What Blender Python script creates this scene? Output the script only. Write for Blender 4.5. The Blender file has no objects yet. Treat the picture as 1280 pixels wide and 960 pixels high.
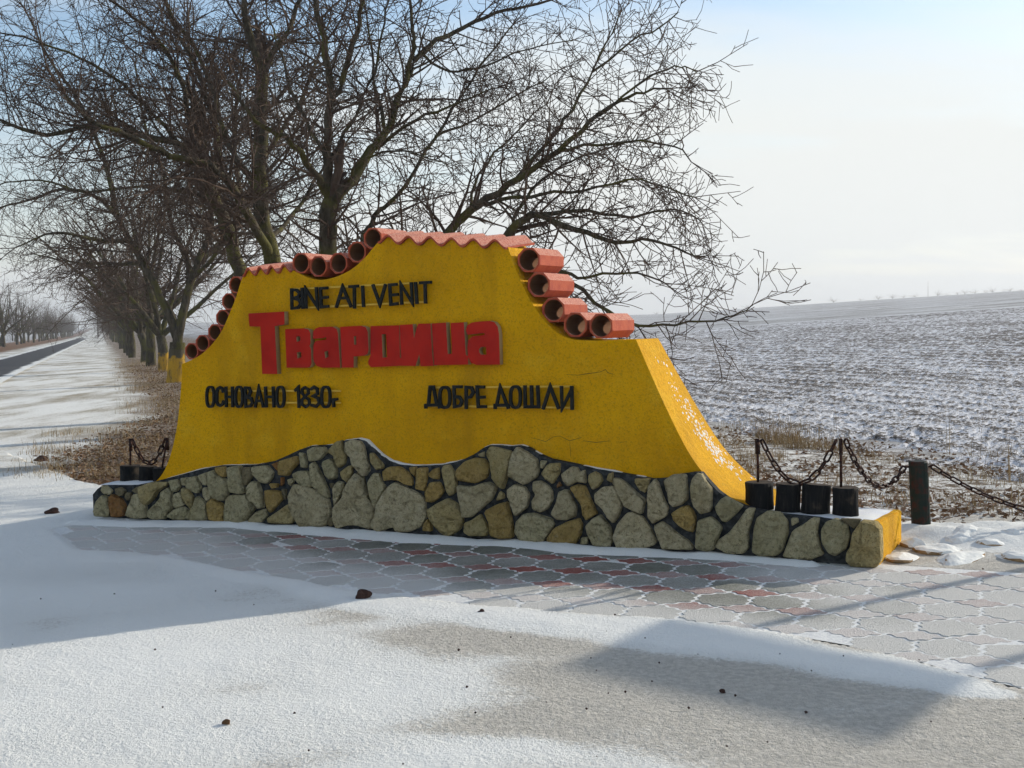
import bpy, bmesh, math, random
import numpy as np
from mathutils import Vector, Matrix

random.seed(7)
RNG = np.random.default_rng(11)
R = math.radians
scene = bpy.context.scene
col = scene.collection

# ---------------------------------------------------------------- camera
CAM_H, FPX = 1.6, 1600.0           # eye height, focal length in pixels of a 1280 wide picture
PITCH, ROLL = 2.83, -1.03
cam_d = bpy.data.cameras.new("camera")
cam = bpy.data.objects.new("camera", cam_d)
col.objects.link(cam)
cam_d.sensor_width = 36.0
cam_d.lens = 36.0 * FPX / 1280.0
cam_d.clip_end = 6000
cam_d.clip_start = 0.05
CM = Matrix.Rotation(R(90 - PITCH), 3, 'X') @ Matrix.Rotation(R(ROLL), 3, 'Z')
cam.matrix_world = Matrix.Translation((0, 0, CAM_H)) @ CM.to_4x4()
scene.camera = cam

# ---------------------------------------------------------------- sky and sun
SUN_AZ = Vector((0.817, 0.576)).normalized()     # towards the sun, on the ground
SUN_EL = R(18)
world = bpy.data.worlds.new("World")
scene.world = world
world.use_nodes = True
wn, wl = world.node_tree.nodes, world.node_tree.links
wn.clear()
w_out = wn.new("ShaderNodeOutputWorld")
w_bg = wn.new("ShaderNodeBackground")
w_bg.inputs["Strength"].default_value = 0.07
w_sky = wn.new("ShaderNodeTexSky")
w_sky.sky_type = 'NISHITA'
w_sky.sun_disc = False
w_sky.sun_elevation = SUN_EL
w_sky.sun_rotation = math.atan2(SUN_AZ.x, SUN_AZ.y)
w_sky.air_density = 1.0
w_sky.dust_density = 0.7
w_sky.ozone_density = 2.2
# thin high cloud veil, denser towards the horizon: noise on the view direction projected on a flat cloud layer
w_tc = wn.new("ShaderNodeTexCoord")
w_sep = wn.new("ShaderNodeSeparateXYZ")
wl.new(w_tc.outputs["Generated"], w_sep.inputs[0])
w_add = wn.new("ShaderNodeMath"); w_add.operation = 'ADD'; w_add.inputs[1].default_value = 0.22
w_abs = wn.new("ShaderNodeMath"); w_abs.operation = 'ABSOLUTE'
wl.new(w_sep.outputs[2], w_abs.inputs[0]); wl.new(w_abs.outputs[0], w_add.inputs[0])
w_div = wn.new("ShaderNodeVectorMath"); w_div.operation = 'DIVIDE'
w_cmb = wn.new("ShaderNodeCombineXYZ")
for i in range(3): wl.new(w_add.outputs[0], w_cmb.inputs[i])
wl.new(w_tc.outputs["Generated"], w_div.inputs[0]); wl.new(w_cmb.outputs[0], w_div.inputs[1])
w_map = wn.new("ShaderNodeMapping")
w_map.inputs["Rotation"].default_value = (0, 0, R(28))
w_map.inputs["Scale"].default_value = (0.55, 1.5, 1.0)
w_map.inputs["Location"].default_value = (13.3, 5.1, 0)
wl.new(w_div.outputs[0], w_map.inputs[0])
w_no = wn.new("ShaderNodeTexNoise")
w_no.inputs["Scale"].default_value = 0.8
w_no.inputs["Detail"].default_value = 5.0
w_no.inputs["Roughness"].default_value = 0.55
wl.new(w_map.outputs[0], w_no.inputs["Vector"])
w_rmp = wn.new("ShaderNodeMapRange")
w_rmp.interpolation_type = 'SMOOTHSTEP'
w_rmp.inputs["From Min"].default_value = 0.36
w_rmp.inputs["From Max"].default_value = 0.64
w_rmp.inputs["To Min"].default_value = 0.0
w_rmp.inputs["To Max"].default_value = 0.85
wl.new(w_no.outputs["Fac"], w_rmp.inputs["Value"])
w_hor = wn.new("ShaderNodeMapRange")
w_hor.interpolation_type = 'SMOOTHSTEP'
for k_, v_ in (("From Min", 0.20), ("From Max", -0.01), ("To Min", 0.0), ("To Max", 0.85)): w_hor.inputs[k_].default_value = v_
wl.new(w_sep.outputs[2], w_hor.inputs["Value"])
w_max = wn.new("ShaderNodeMath"); w_max.operation = 'ADD'; w_max.use_clamp = True
wl.new(w_rmp.outputs[0], w_max.inputs[0]); wl.new(w_hor.outputs[0], w_max.inputs[1])
w_mix = wn.new("ShaderNodeMix"); w_mix.data_type = 'RGBA'
wl.new(w_max.outputs[0], w_mix.inputs["Factor"])
wl.new(w_sky.outputs[0], w_mix.inputs[6]); w_mix.inputs[7].default_value = (5.15, 5.3, 5.2, 1)
wl.new(w_mix.outputs[2], w_bg.inputs["Color"])
wl.new(w_bg.outputs[0], w_out.inputs["Surface"])

sun_d = bpy.data.lights.new("sun", 'SUN')
sun_d.energy = 2.0
sun_d.angle = R(0.7)
sun_d.color = (1.0, 0.92, 0.80)
sun = bpy.data.objects.new("sun", sun_d)
col.objects.link(sun)
sdir = Vector((SUN_AZ.x * math.cos(SUN_EL), SUN_AZ.y * math.cos(SUN_EL), math.sin(SUN_EL)))
sun.rotation_euler = sdir.to_track_quat('Z', 'Y').to_euler()
sun.location = (20, 10, 20)

vs = scene.view_settings
vs.view_transform = 'Standard'
vs.look = 'None'
vs.exposure = 1.33
vs.gamma = 1.0
vs.use_curve_mapping = False
cy = scene.cycles
cy.use_adaptive_sampling = True; cy.adaptive_threshold = 0.02
cy.max_bounces = 4; cy.diffuse_bounces = 2; cy.glossy_bounces = 2; cy.volume_bounces = 0; cy.transparent_max_bounces = 4

# ---------------------------------------------------------------- measuring helpers
def ray(x, y): return CM @ Vector(((x - 640) / FPX, -(y - 480) / FPX, -1.0))
def gp(x, y, z=0.0):
    d = ray(x, y); t = (z - CAM_H) / d.z
    return Vector((d.x * t, d.y * t, z))
def at(x, y, depth):
    d = ray(x, y); t = depth / d.y
    return Vector((d.x * t, depth, CAM_H + d.z * t))

# wall frame: u along the wall, q into it, v up
W0, W1 = gp(117, 646), gp(1098, 710)
WD = (W1 - W0).normalized()
WN = Vector((-WD.y, WD.x, 0))
WLEN = (W1 - W0).length
def uv(x, y, q=0.0):
    d = ray(x, y); o = Vector((0, 0, CAM_H))
    t = ((W0 + WN * q) - o).dot(WN) / d.dot(WN)
    p = o + d * t
    return ((p - W0).dot(WD), p.z)
def wpt(u, q, v): return W0 + WD * u + WN * q + Vector((0, 0, v))
WANG = math.atan2(WD.y, WD.x)

def hash2(ix, iy, s):
    n = (ix * 374761393 + iy * 668265263 + s * 982451653) & 0x7fffffff
    n = ((n ^ (n >> 13)) * 1274126177) & 0x7fffffff
    return ((n ^ (n >> 16)) & 0xffff) / 65535.0
def vnoise(x, y, s=0):
    x = np.asarray(x, float); y = np.asarray(y, float)
    ix = np.floor(x).astype(np.int64); iy = np.floor(y).astype(np.int64)
    fx = x - ix; fy = y - iy
    fx = fx * fx * (3 - 2 * fx); fy = fy * fy * (3 - 2 * fy)
    a = hash2(ix, iy, s); b = hash2(ix + 1, iy, s); c = hash2(ix, iy + 1, s); d = hash2(ix + 1, iy + 1, s)
    return (a * (1 - fx) + b * fx) * (1 - fy) + (c * (1 - fx) + d * fx) * fy
def fbm(x, y, s=0, o=4, g=0.5):
    t = 0; a = 1.0; n = 0
    for k in range(o):
        t = t + a * vnoise(np.asarray(x) * 2 ** k, np.asarray(y) * 2 ** k, s + k); n += a; a *= g
    return t / n
def sstep(a, b, x):
    t = np.clip((np.asarray(x, float) - a) / (b - a), 0, 1)
    return t * t * (3 - 2 * t)

RS = 0.320                                   # the road runs along X = -RS*Y
def lat(X, Y): return X + RS * Y             # sideways distance from the road's line
def gz(X, Y):
    X = np.asarray(X, float); Y = np.asarray(Y, float)
    h = X - 0.11 * Y - 3.0
    hill = 0.050 * np.where(h > 30, h, 30 * np.log1p(np.exp(np.clip(h, -900, 900) / 30 * 1.0 - 0.0)) * 1.0 - 0.0)
    hill = hill - 0.050 * 30 * math.log(2) * np.exp(-np.abs(h) / 30)
    hill = 26 * np.tanh(np.maximum(hill, 0) * sstep(15, 50, Y) / 26)
    fwd = 900 * np.tanh(np.maximum(Y - 18, 0) / 900)
    side = sstep(2, 14, lat(X, Y))
    return hill + fwd * (0.0062 * side - 0.0028 * (1 - side)) * sstep(18, 76, Y)
def gzf(X, Y): return float(gz(X, Y))

# ---------------------------------------------------------------- object helpers
def tag(o, label=None, cat=None, group=None, kind=None):
    if label: o["label"] = label
    if cat: o["category"] = cat
    if group: o["group"] = group
    if kind: o["kind"] = kind
    return o
def link(name, me, mat=None, parent=None, loc=None):
    o = bpy.data.objects.new(name, me)
    col.objects.link(o)
    if mat is not None and me is not None and len(me.materials) == 0: me.materials.append(mat)
    if parent is not None: o.parent = parent
    if loc is not None: o.location = loc
    return o
def empty(name, loc=(0, 0, 0), rz=0.0):
    o = bpy.data.objects.new(name, None)
    col.objects.link(o)
    o.location = loc; o.rotation_euler = (0, 0, rz); o.empty_display_size = 0.2
    return o
def mesh(name, verts, faces, smooth=False):
    me = bpy.data.meshes.new(name)
    me.from_pydata([tuple(v) for v in verts], [], faces)
    me.update()
    if smooth:
        me.polygons.foreach_set("use_smooth", [True] * len(me.polygons))
    return me
def grid_mesh(name, P, smooth=True):
    n, m, _ = P.shape
    me = bpy.data.meshes.new(name)
    me.vertices.add(n * m)
    me.vertices.foreach_set("co", P.reshape(-1).astype(np.float32))
    i = np.arange((n - 1) * (m - 1)); r = i // (m - 1); c = i % (m - 1)
    a = r * m + c
    q = np.stack([a, a + 1, a + m + 1, a + m], 1)
    me.loops.add(q.size); me.loops.foreach_set("vertex_index", q.reshape(-1).astype(np.int32))
    me.polygons.add(len(q))
    me.polygons.foreach_set("loop_start", (np.arange(len(q)) * 4).astype(np.int32))
    me.polygons.foreach_set("loop_total", np.full(len(q), 4, np.int32))
    me.polygons.foreach_set("use_smooth", np.full(len(q), smooth))
    me.update(calc_edges=True)
    return me
def set_attr(me, name, vals):
    a = me.attributes.new(name, 'FLOAT', 'POINT')
    a.data.foreach_set("value", np.asarray(vals, np.float32).reshape(-1))

class Tubes:
    """collects tapered tubes into one mesh"""
    def __init__(s): s.v = []; s.f = []
    def tube(s, pts, rad, sides=5, cap=False, aspect=1.0):
        n = len(pts); base = len(s.v)
        for i in range(n):
            if i == 0: d = pts[1] - pts[0]
            elif i == n - 1: d = pts[-1] - pts[-2]
            else: d = pts[i + 1] - pts[i - 1]
            if d.length_squared < 1e-14: d = Vector((0, 0, 1))
            d = d.normalized()
            ref = Vector((0.31, 0.17, 0.935)) if abs(d.z) < 0.85 else Vector((0.93, 0.21, 0.3))
            a = d.cross(ref).normalized(); b = d.cross(a)
            r = rad[i]; p = pts[i]
            for k in range(sides):
                t = 2 * math.pi * k / sides
                ca = math.cos(t) * r; sb = math.sin(t) * r * aspect
                s.v.append((p.x + a.x * ca + b.x * sb, p.y + a.y * ca + b.y * sb, p.z + a.z * ca + b.z * sb))
        for i in range(n - 1):
            o = base + i * sides
            for k in range(sides):
                k2 = (k + 1) % sides
                s.f.append((o + k, o + k2, o + sides + k2, o + sides + k))
        if cap:
            s.f.append(tuple(base + k for k in reversed(range(sides))))
            s.f.append(tuple(base + (n - 1) * sides + k for k in range(sides)))
    def build(s, name, smooth=True): return mesh(name, s.v, s.f, smooth)

def prism(poly, q0, q1, name="prism"):
    """poly of (u,v) counter-clockwise seen from the front, extruded from depth q0 to q1"""
    n = len(poly)
    v = [(u, q0, w) for u, w in poly] + [(u, q1, w) for u, w in poly]
    f = [tuple(range(n)), tuple(reversed(range(n, 2 * n)))]
    for i in range(n):
        j = (i + 1) % n
        f.append((j, i, n + i, n + j))
    me = mesh(name, v, f)
    bm = bmesh.new(); bm.from_mesh(me)
    bmesh.ops.recalc_face_normals(bm, faces=bm.faces)
    bm.to_mesh(me); bm.free()
    return me
def box_mesh(x0, x1, y0, y1, z0, z1, name="box", bevel=0.0):
    v = [(x, y, z) for z in (z0, z1) for y in (y0, y1) for x in (x0, x1)]
    f = [(0, 2, 3, 1), (4, 5, 7, 6), (0, 1, 5, 4), (2, 6, 7, 3), (0, 4, 6, 2), (1, 3, 7, 5)]
    me = mesh(name, v, f)
    if bevel:
        bm = bmesh.new(); bm.from_mesh(me)
        bmesh.ops.bevel(bm, geom=bm.edges[:], offset=bevel, segments=2, affect='EDGES')
        bm.to_mesh(me); bm.free()
    return me

# ---------------------------------------------------------------- material helpers
class NT:
    def __init__(s, name):
        s.m = bpy.data.materials.new(name); s.m.use_nodes = True
        s.n = s.m.node_tree.nodes; s.l = s.m.node_tree.links
        s.b = s.n["Principled BSDF"]
        s.b.inputs["Roughness"].default_value = 0.85
        s.b.inputs["Specular IOR Level"].default_value = 0.06
        s._pos = None
    def pos(s):
        if s._pos is None: s._pos = s.n.new("ShaderNodeNewGeometry").outputs["Position"]
        return s._pos
    def obj(s): return s.n.new("ShaderNodeTexCoord").outputs["Object"]
    def noise(s, scale, detail=4, rough=0.55, vec=None, out="Fac"):
        t = s.n.new("ShaderNodeTexNoise")
        t.inputs["Scale"].default_value = scale; t.inputs["Detail"].default_value = detail
        t.inputs["Roughness"].default_value = rough
        s.l.new(vec if vec is not None else s.pos(), t.inputs["Vector"])
        return t.outputs[out]
    def chips(s, scale, vec):
        w = s.n.new("ShaderNodeTexNoise"); w.inputs["Scale"].default_value = 12; s.l.new(vec, w.inputs["Vector"])
        m = s.n.new("ShaderNodeVectorMath"); m.operation = 'MULTIPLY_ADD'; m.inputs[1].default_value = (.09, .09, .09)
        s.l.new(w.outputs["Color"], m.inputs[0]); s.l.new(vec, m.inputs[2])
        t = s.n.new("ShaderNodeTexVoronoi"); t.inputs["Scale"].default_value = scale
        s.l.new(m.outputs[0], t.inputs["Vector"]); return t.outputs["Distance"]
    def mapv(s, vec, scale=(1, 1, 1), rot=(0, 0, 0)):
        t = s.n.new("ShaderNodeMapping"); t.inputs["Scale"].default_value = scale; t.inputs["Rotation"].default_value = rot
        s.l.new(vec, t.inputs[0]); return t.outputs[0]
    def ramp(s, x, a, b, lo=0.0, hi=1.0, smooth=True):
        t = s.n.new("ShaderNodeMapRange")
        t.interpolation_type = 'SMOOTHSTEP' if smooth else 'LINEAR'
        t.inputs["From Min"].default_value = a; t.inputs["From Max"].default_value = b
        t.inputs["To Min"].default_value = lo; t.inputs["To Max"].default_value = hi
        s.l.new(x, t.inputs["Value"]); return t.outputs[0]
    def math(s, op, a, b=None, clamp=False):
        t = s.n.new("ShaderNodeMath"); t.operation = op; t.use_clamp = clamp
        for i, k in enumerate((a, b)):
            if k is None: continue
            if isinstance(k, (int, float)): t.inputs[i].default_value = k
            else: s.l.new(k, t.inputs[i])
        return t.outputs[0]
    def mix(s, fac, a, b):
        t = s.n.new("ShaderNodeMix"); t.data_type = 'RGBA'
        if isinstance(fac, (int, float)): t.inputs[0].default_value = fac
        else: s.l.new(fac, t.inputs[0])
        for i, k in ((6, a), (7, b)):
            if isinstance(k, tuple): t.inputs[i].default_value = (*k, 1.0)
            else: s.l.new(k, t.inputs[i])
        return t.outputs[2]
    def attr(s, name):
        t = s.n.new("ShaderNodeAttribute"); t.attribute_name = name; return t.outputs["Fac"]
    def rand(s): return s.n.new("ShaderNodeObjectInfo").outputs["Random"]
    def xyz(s, vec=None):
        t = s.n.new("ShaderNodeSeparateXYZ"); s.l.new(vec if vec is not None else s.pos(), t.inputs[0]); return t.outputs
    def nz(s):
        g = s.n.new("ShaderNodeNewGeometry"); t = s.n.new("ShaderNodeSeparateXYZ")
        s.l.new(g.outputs["Normal"], t.inputs[0]); return t.outputs[2]
    def color(s, c):
        if isinstance(c, tuple): s.b.inputs["Base Color"].default_value = (*c, 1.0)
        else: s.l.new(c, s.b.inputs["Base Color"])
    def rough(s, r):
        if isinstance(r, (int, float)): s.b.inputs["Roughness"].default_value = r
        else: s.l.new(r, s.b.inputs["Roughness"])
    def bump(s, h, dist=0.01, strength=1.0):
        t = s.n.new("ShaderNodeBump"); t.inputs["Distance"].default_value = dist; t.inputs["Strength"].default_value = strength
        s.l.new(h, t.inputs["Height"]); s.l.new(t.outputs[0], s.b.inputs["Normal"])

SNOW = (0.83, 0.83, 0.785)
M = {}
def _mats():
    # yellow roughcast paint
    t = NT("yellow_roughcast")
    o = t.pos()
    big = t.noise(1.3, 5, 0.6, o); st = t.noise(2.2, 5, 0.6, t.mapv(o, (1, 1, 0.22)))
    fine = t.noise(70, 3, 0.7, o); med = t.noise(28, 4, 0.6, o)
    c = t.mix(t.ramp(big, 0.3, 0.75), (0.74, 0.385, 0.003), (0.60, 0.295, 0.003))
    c = t.mix(t.ramp(st, 0.47, 0.72, 0, 0.6), c, (0.40, 0.20, 0.008))
    c = t.mix(t.ramp(t.noise(3.5, 6, 0.7, o), 0.54, 0.70, 0, 0.45), c, (0.74, 0.43, 0.02))
    c = t.mix(t.ramp(fine, 0.48, 0.70, 0, 0.65), c, (0.34, 0.19, 0.006))
    c = t.mix(t.ramp(med, 0.60, 0.8, 0, 0.35), c, (0.34, 0.19, 0.01))
    t.color(c); t.bump(t.math('ADD', fine, t.math('ADD', t.math('MULTIPLY', med, 0.9), t.math('MULTIPLY', t.noise(7, 4), 2.2))), 0.009, 1.0); t.rough(0.8)
    M['yellow'] = t.m
    t = NT("rail_yellow"); t.color((0.75, 0.47, 0.07)); t.rough(0.6); M['rail'] = t.m
    # field stones, one tint each
    def stone(name, a, b, d):
        t = NT(name); o = t.pos()
        n1 = t.noise(9, 6, 0.65, o); n2 = t.noise(45, 5, 0.7, o); n3 = t.noise(3.1, 3, 0.5, o)
        c = t.mix(t.ramp(n1, 0.32, 0.68), a, b)
        c = t.mix(t.ramp(n2, 0.50, 0.68, 0, 0.85), c, d)
        c = t.mix(t.ramp(t.noise(130, 3, 0.6, o), 0.56, 0.70, 0, 0.8), c, (0.07, 0.06, 0.03)); c = t.mix(t.ramp(t.noise(22, 5, 0.7, o), 0.60, 0.72, 0, 0.55), c, (0.50, 0.46, 0.33))
        c = t.mix(t.ramp(t.rand(), 0, 1, 0, 0.32, False), c, d)
        c = t.mix(t.ramp(n3, 0.55, 0.75, 0, 0.4), c, (0.26, 0.20, 0.055))
        t.color(c); t.bump(t.math('ADD', n1, t.math('ADD', t.math('MULTIPLY', n2, 0.5), t.math('ADD', t.math('MULTIPLY', t.noise(5, 3, 0.5, o), 1.2), t.math('MULTIPLY', t.chips(16, o), 0.9)))), 0.06, 1.0); t.rough(0.95); return t.m
    M['st_b'] = stone("stone_beige", (0.62, 0.535, 0.345), (0.50, 0.425, 0.255), (0.25, 0.21, 0.11))
    M['st_g'] = stone("stone_grey_green", (0.56, 0.49, 0.305), (0.45, 0.385, 0.225), (0.20, 0.19, 0.09))
    M['st_o'] = stone("stone_ochre", (0.52, 0.365, 0.13), (0.42, 0.285, 0.095), (0.24, 0.17, 0.065))
    M['st_m'] = stone("stone_mixed", (0.50, 0.41, 0.21), (0.42, 0.325, 0.145), (0.23, 0.19, 0.08))
    M['st_r'] = stone("stone_rust", (0.38, 0.19, 0.06), (0.30, 0.13, 0.045), (0.20, 0.13, 0.06))
    M['st_d'] = stone("stone_dull", (0.27, 0.23, 0.13), (0.22, 0.17, 0.10), (0.15, 0.13, 0.075))
    t = NT("dark_mortar")
    n = t.noise(30, 4); t.color(t.mix(t.ramp(n, 0.35, 0.75), (0.018, 0.021, 0.022), (0.065, 0.07, 0.072)))
    t.bump(n, 0.01); t.rough(0.8); M['mortar'] = t.m
    # painted fired clay
    t = NT("red_clay"); n = t.noise(14, 5, 0.6); n2 = t.noise(70, 3)
    c = t.mix(t.ramp(n, 0.35, 0.7), (0.44, 0.10, 0.05), (0.36, 0.07, 0.042))
    c = t.mix(t.ramp(n2, 0.55, 0.75, 0, 0.3), c, (0.45, 0.17, 0.11))
    frost = t.math('MULTIPLY', t.ramp(t.nz(), 0.25, 0.8), t.ramp(n2, 0.30, 0.65, 0.12, 0.6)); c = t.mix(frost, c, (0.70, 0.44, 0.34))
    t.color(c); t.bump(n2, 0.003, 0.6); t.rough(0.7); M['clay'] = t.m
    t = NT("clay_bore"); n = t.noise(20, 4); t.color(t.mix(n, (0.22, 0.10, 0.045), (0.13, 0.065, 0.035))); M['bore'] = t.m
    t = NT("red_enamel"); n = t.noise(6, 5); t.color(t.mix(t.ramp(n, 0.35, 0.75), (0.47, 0.020, 0.011), (0.36, 0.015, 0.010)))
    t.rough(0.55); t.bump(t.noise(60, 2), 0.002, 0.3); M['redletter'] = t.m
    t = NT("letter_edge"); t.color((0.42, 0.30, 0.16)); M['letteredge'] = t.m
    t = NT("black_iron"); n = t.noise(40, 4); t.color(t.mix(t.ramp(n, 0.4, 0.75), (0.012, 0.014, 0.014), (0.03, 0.03, 0.028)))
    t.rough(0.6); M['blackletter'] = t.m
    t = NT("rusty_iron"); n = t.noise(50, 5); t.color(t.mix(t.ramp(n, 0.42, 0.7), (0.022, 0.014, 0.014), (0.085, 0.035, 0.022)))
    t.rough(0.6); t.b.inputs["Metallic"].default_value = 0.25; t.bump(n, 0.002); M['iron'] = t.m
    t = NT("green_post"); n = t.noise(22, 5); t.color(t.mix(t.ramp(n, 0.46, 0.66), (0.016, 0.026, 0.022), (0.05, 0.022, 0.018)))
    t.rough(0.6); t.bump(n, 0.004); M['post'] = t.m
    t = NT("black_log"); o = t.obj(); n = t.noise(9, 6, 0.7, t.mapv(o, (6, 6, 0.8)))
    c = t.mix(t.ramp(n, 0.45, 0.8), (0.010, 0.011, 0.012), (0.045, 0.04, 0.034)); 
    t.color(t.mix(t.ramp(t.noise(7, 3, 0.5), 0.62, 0.75, 0, 0.7), c, (0.09, 0.07, 0.05))); t.bump(n, 0.02); t.rough(0.7); M['log'] = t.m
    t = NT("log_end"); n = t.noise(30, 4); t.color(t.mix(n, (0.03, 0.024, 0.02), (0.10, 0.075, 0.055))); M['logend'] = t.m
    t = NT("snow"); n = t.noise(90, 4, 0.7); n2 = t.noise(6, 4)
    t.color(t.mix(t.ramp(n2, 0.3, 0.8), SNOW, (0.74, 0.76, 0.80))); t.bump(n, 0.006, 0.8); t.rough(0.7); M['snow'] = t.m
    # forecourt: gritty concrete under blown snow (attribute says how much lies there)
    t = NT("forecourt"); g1 = t.noise(48, 4, 0.75); g2 = t.noise(26, 4, 0.65); g3 = t.noise(240, 2, 0.5)
    base = t.mix(t.ramp(g2, 0.3, 0.7), (0.66, 0.625, 0.555), (0.49, 0.465, 0.41))
    dust = t.math('ADD', t.math('MULTIPLY', g1, 0.75), t.math('MULTIPLY', g3, 0.35))
    sn = t.attr("snow")
    thr = t.math('ADD', t.math('MULTIPLY', sn, 0.85), t.math('SUBTRACT', dust, 0.55))
    f = t.ramp(thr, 0.07, 0.36)
    t.color(t.mix(f, base, SNOW))
    amp = t.math('SUBTRACT', 1.0, t.math('MULTIPLY', sn, 0.8, True), True)
    t.bump(t.math('MULTIPLY', t.math('ADD', g1, t.math('MULTIPLY', g2, 0.7)), t.math('ADD', amp, 0.32)), 0.017, 1.0); t.rough(0.85)
    M['forecourt'] = t.m
    # pavers under a dusting of snow; the dusting is thinner in the middle of the strip
    def paver(name, a, b):
        t = NT(name); X, Y, Z = t.xyz()
        n0 = t.noise(1.1, 4, 0.6); n1 = t.noise(16, 4, 0.65); n2 = t.noise(90, 4, 0.7)
        c = t.mix(t.ramp(n1, 0.3, 0.7), a, b)
        c = t.mix(t.ramp(t.rand(), 0, 1, 0.0, 0.35, False), c, (0.20, 0.19, 0.17))
        left = t.ramp(X, -2.6, -1.1, 0.46, 0.0); right = t.ramp(X, 0.9, 2.0, 0.0, 0.50)
        # towards the kerb the blown snow gets thicker
        kd = t.ramp(t.math('ADD', t.math('MULTIPLY', X, 0.70), Y), 8.15, 7.15, 0.0, 0.62)
        cov = t.math('ADD', t.math('ADD', left, right), kd)
        cov = t.math('ADD', cov, t.math('MULTIPLY', t.math('SUBTRACT', n0, 0.5), 0.9))
        cov = t.math('ADD', cov, t.math('MULTIPLY', t.math('SUBTRACT', t.rand(), 0.5), 0.22))
        f = t.ramp(t.math('ADD', cov, t.math('MULTIPLY', t.math('SUBTRACT', n2, 0.5), 0.9)), -0.26, 0.80)
        f = t.math('MINIMUM', f, 0.86)
        t.color(t.mix(f, c, (0.74, 0.725, 0.68))); t.bump(n2, 0.012, 1.0); t.rough(0.85); return t.m
    M['pv_grey'] = paver("paver_grey", (0.20, 0.205, 0.165), (0.15, 0.155, 0.12))
    M['pv_red'] = paver("paver_red", (0.34, 0.085, 0.06), (0.25, 0.065, 0.05))
    t = NT("joint_snow"); n = t.noise(60, 3); t.color(t.mix(t.ramp(n, 0.35, 0.7), SNOW, (0.66, 0.66, 0.65))); t.bump(n, 0.004); M['joint'] = t.m
    # ground: verge snow, leafy soil under the trees, far field
    t = NT("ground"); X, Y, Z = t.xyz()
    l = t.math('ADD', X, t.math('MULTIPLY', Y, RS))
    w1 = t.noise(0.8, 5, 0.6); w2 = t.noise(5.5, 5, 0.65); w3 = t.noise(0.12, 3)
    lw = t.math('ADD', l, t.math('MULTIPLY', t.math('SUBTRACT', w1, 0.5), 2.4))
    lw = t.math('ADD', lw, t.math('MULTIPLY', t.ramp(Y, 24, 16, 0, 1.3), t.ramp(X, -1, -3)))
    grit = t.noise(34, 4, 0.7)
    streak = t.noise(1.0, 5, 0.65, t.mapv(t.pos(), (0.9, 0.22, 1), (0, 0, R(-22))))
    verge = t.mix(t.ramp(t.math('ADD', t.math('MULTIPLY', streak, 0.7), t.math('MULTIPLY', grit, 0.45)), 0.50, 0.72), SNOW, (0.30, 0.25, 0.17))
    soil = t.mix(t.ramp(w2, 0.40, 0.66), (0.11, 0.075, 0.045), (0.21, 0.15, 0.09))
    soil = t.mix(t.ramp(t.math('ADD', t.math('MULTIPLY', w2, 0.5), t.math('MULTIPLY', grit, 0.5)), 0.45, 0.56, 0, 0.92), soil, SNOW)
    soil = t.mix(t.ramp(X, -1.0, -3.0, 0, 0.72), soil, (0.17, 0.115, 0.07))
    st2 = t.noise(1.0, 4, 0.6, t.mapv(t.pos(), (0.02, 0.12, 1), (0, 0, R(-8))))
    clod = t.noise(2.6, 6, 0.75); clod2 = t.noise(0.35, 4, 0.6)
    ft = t.math('ADD', t.math('ADD', t.math('MULTIPLY', clod, 0.6), t.math('MULTIPLY', clod2, 0.25)), t.math('MULTIPLY', st2, 0.5))
    field = t.mix(t.ramp(ft, 0.50, 0.82), (0.20, 0.185, 0.17), (0.62, 0.63, 0.64))
    c = t.mix(t.ramp(lw, 0.2, 1.3), verge, soil)
    c = t.mix(t.ramp(lw, 8.6, 10.0), c, field)
    c = t.mix(t.ramp(lw, -8.6, -7.2), t.mix(t.ramp(lw, -17, -14), field, (0.20, 0.12, 0.075)), c)
    t.color(c); t.bump(w2, 0.03, 0.6); t.rough(0.95); M['ground'] = t.m
    # ploughed field, close part: clods with snow in the hollows
    t = NT("ploughed_field"); n = t.noise(13, 6, 0.85); n2 = t.noise(0.5, 4)
    s = t.math('ADD', t.attr("snow"), t.math('MULTIPLY', t.math('SUBTRACT', n, 0.5), 1.3))
    s = t.math('ADD', s, t.math('MULTIPLY', t.math('SUBTRACT', n2, 0.5), 0.15))
    earth = t.mix(t.ramp(t.noise(6, 4), 0.35, 0.7), (0.075, 0.066, 0.058), (0.17, 0.145, 0.125))
    t.color(t.mix(t.ramp(s, 0.40, 0.54), earth, (0.74, 0.75, 0.78))); t.bump(n, 0.03, 0.8); t.rough(0.95); M['field'] = t.m
    # road
    t = NT("asphalt"); X, Y, Z = t.xyz(); l = t.math('ADD', X, t.math('MULTIPLY', Y, RS))
    n = t.noise(1.0, 5, 0.6, t.mapv(t.pos(), (1.6, 0.25, 1), (0, 0, R(-22)))); n2 = t.noise(8, 4)
    e = t.math('MINIMUM', t.math('ADD', l, 6.0), t.math('SUBTRACT', -2.95, l))
    sn = t.math('ADD', t.ramp(e, 0.0, 0.75, 0.5, 0.0), t.math('MULTIPLY', n, 0.8))
    c = t.mix(t.ramp(n2, 0.3, 0.7), (0.055, 0.055, 0.058), (0.085, 0.083, 0.083))
    t.color(t.mix(t.ramp(sn, 0.56, 0.78), c, SNOW)); t.rough(0.7); M['road'] = t.m
    # bark, twigs
    t = NT("bark"); o = t.pos(); n = t.noise(11, 6, 0.7, t.mapv(o, (1, 1, 0.25))); n2 = t.noise(2.3, 4)
    c = t.mix(t.ramp(n, 0.35, 0.7), (0.04, 0.034, 0.024), (0.105, 0.09, 0.066))
    c = t.mix(t.ramp(n2, 0.46, 0.62, 0, 0.75), c, (0.10, 0.095, 0.028))
    t.color(c); t.bump(n, 0.05, 1.0); t.rough(0.95); M['bark'] = t.m
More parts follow.
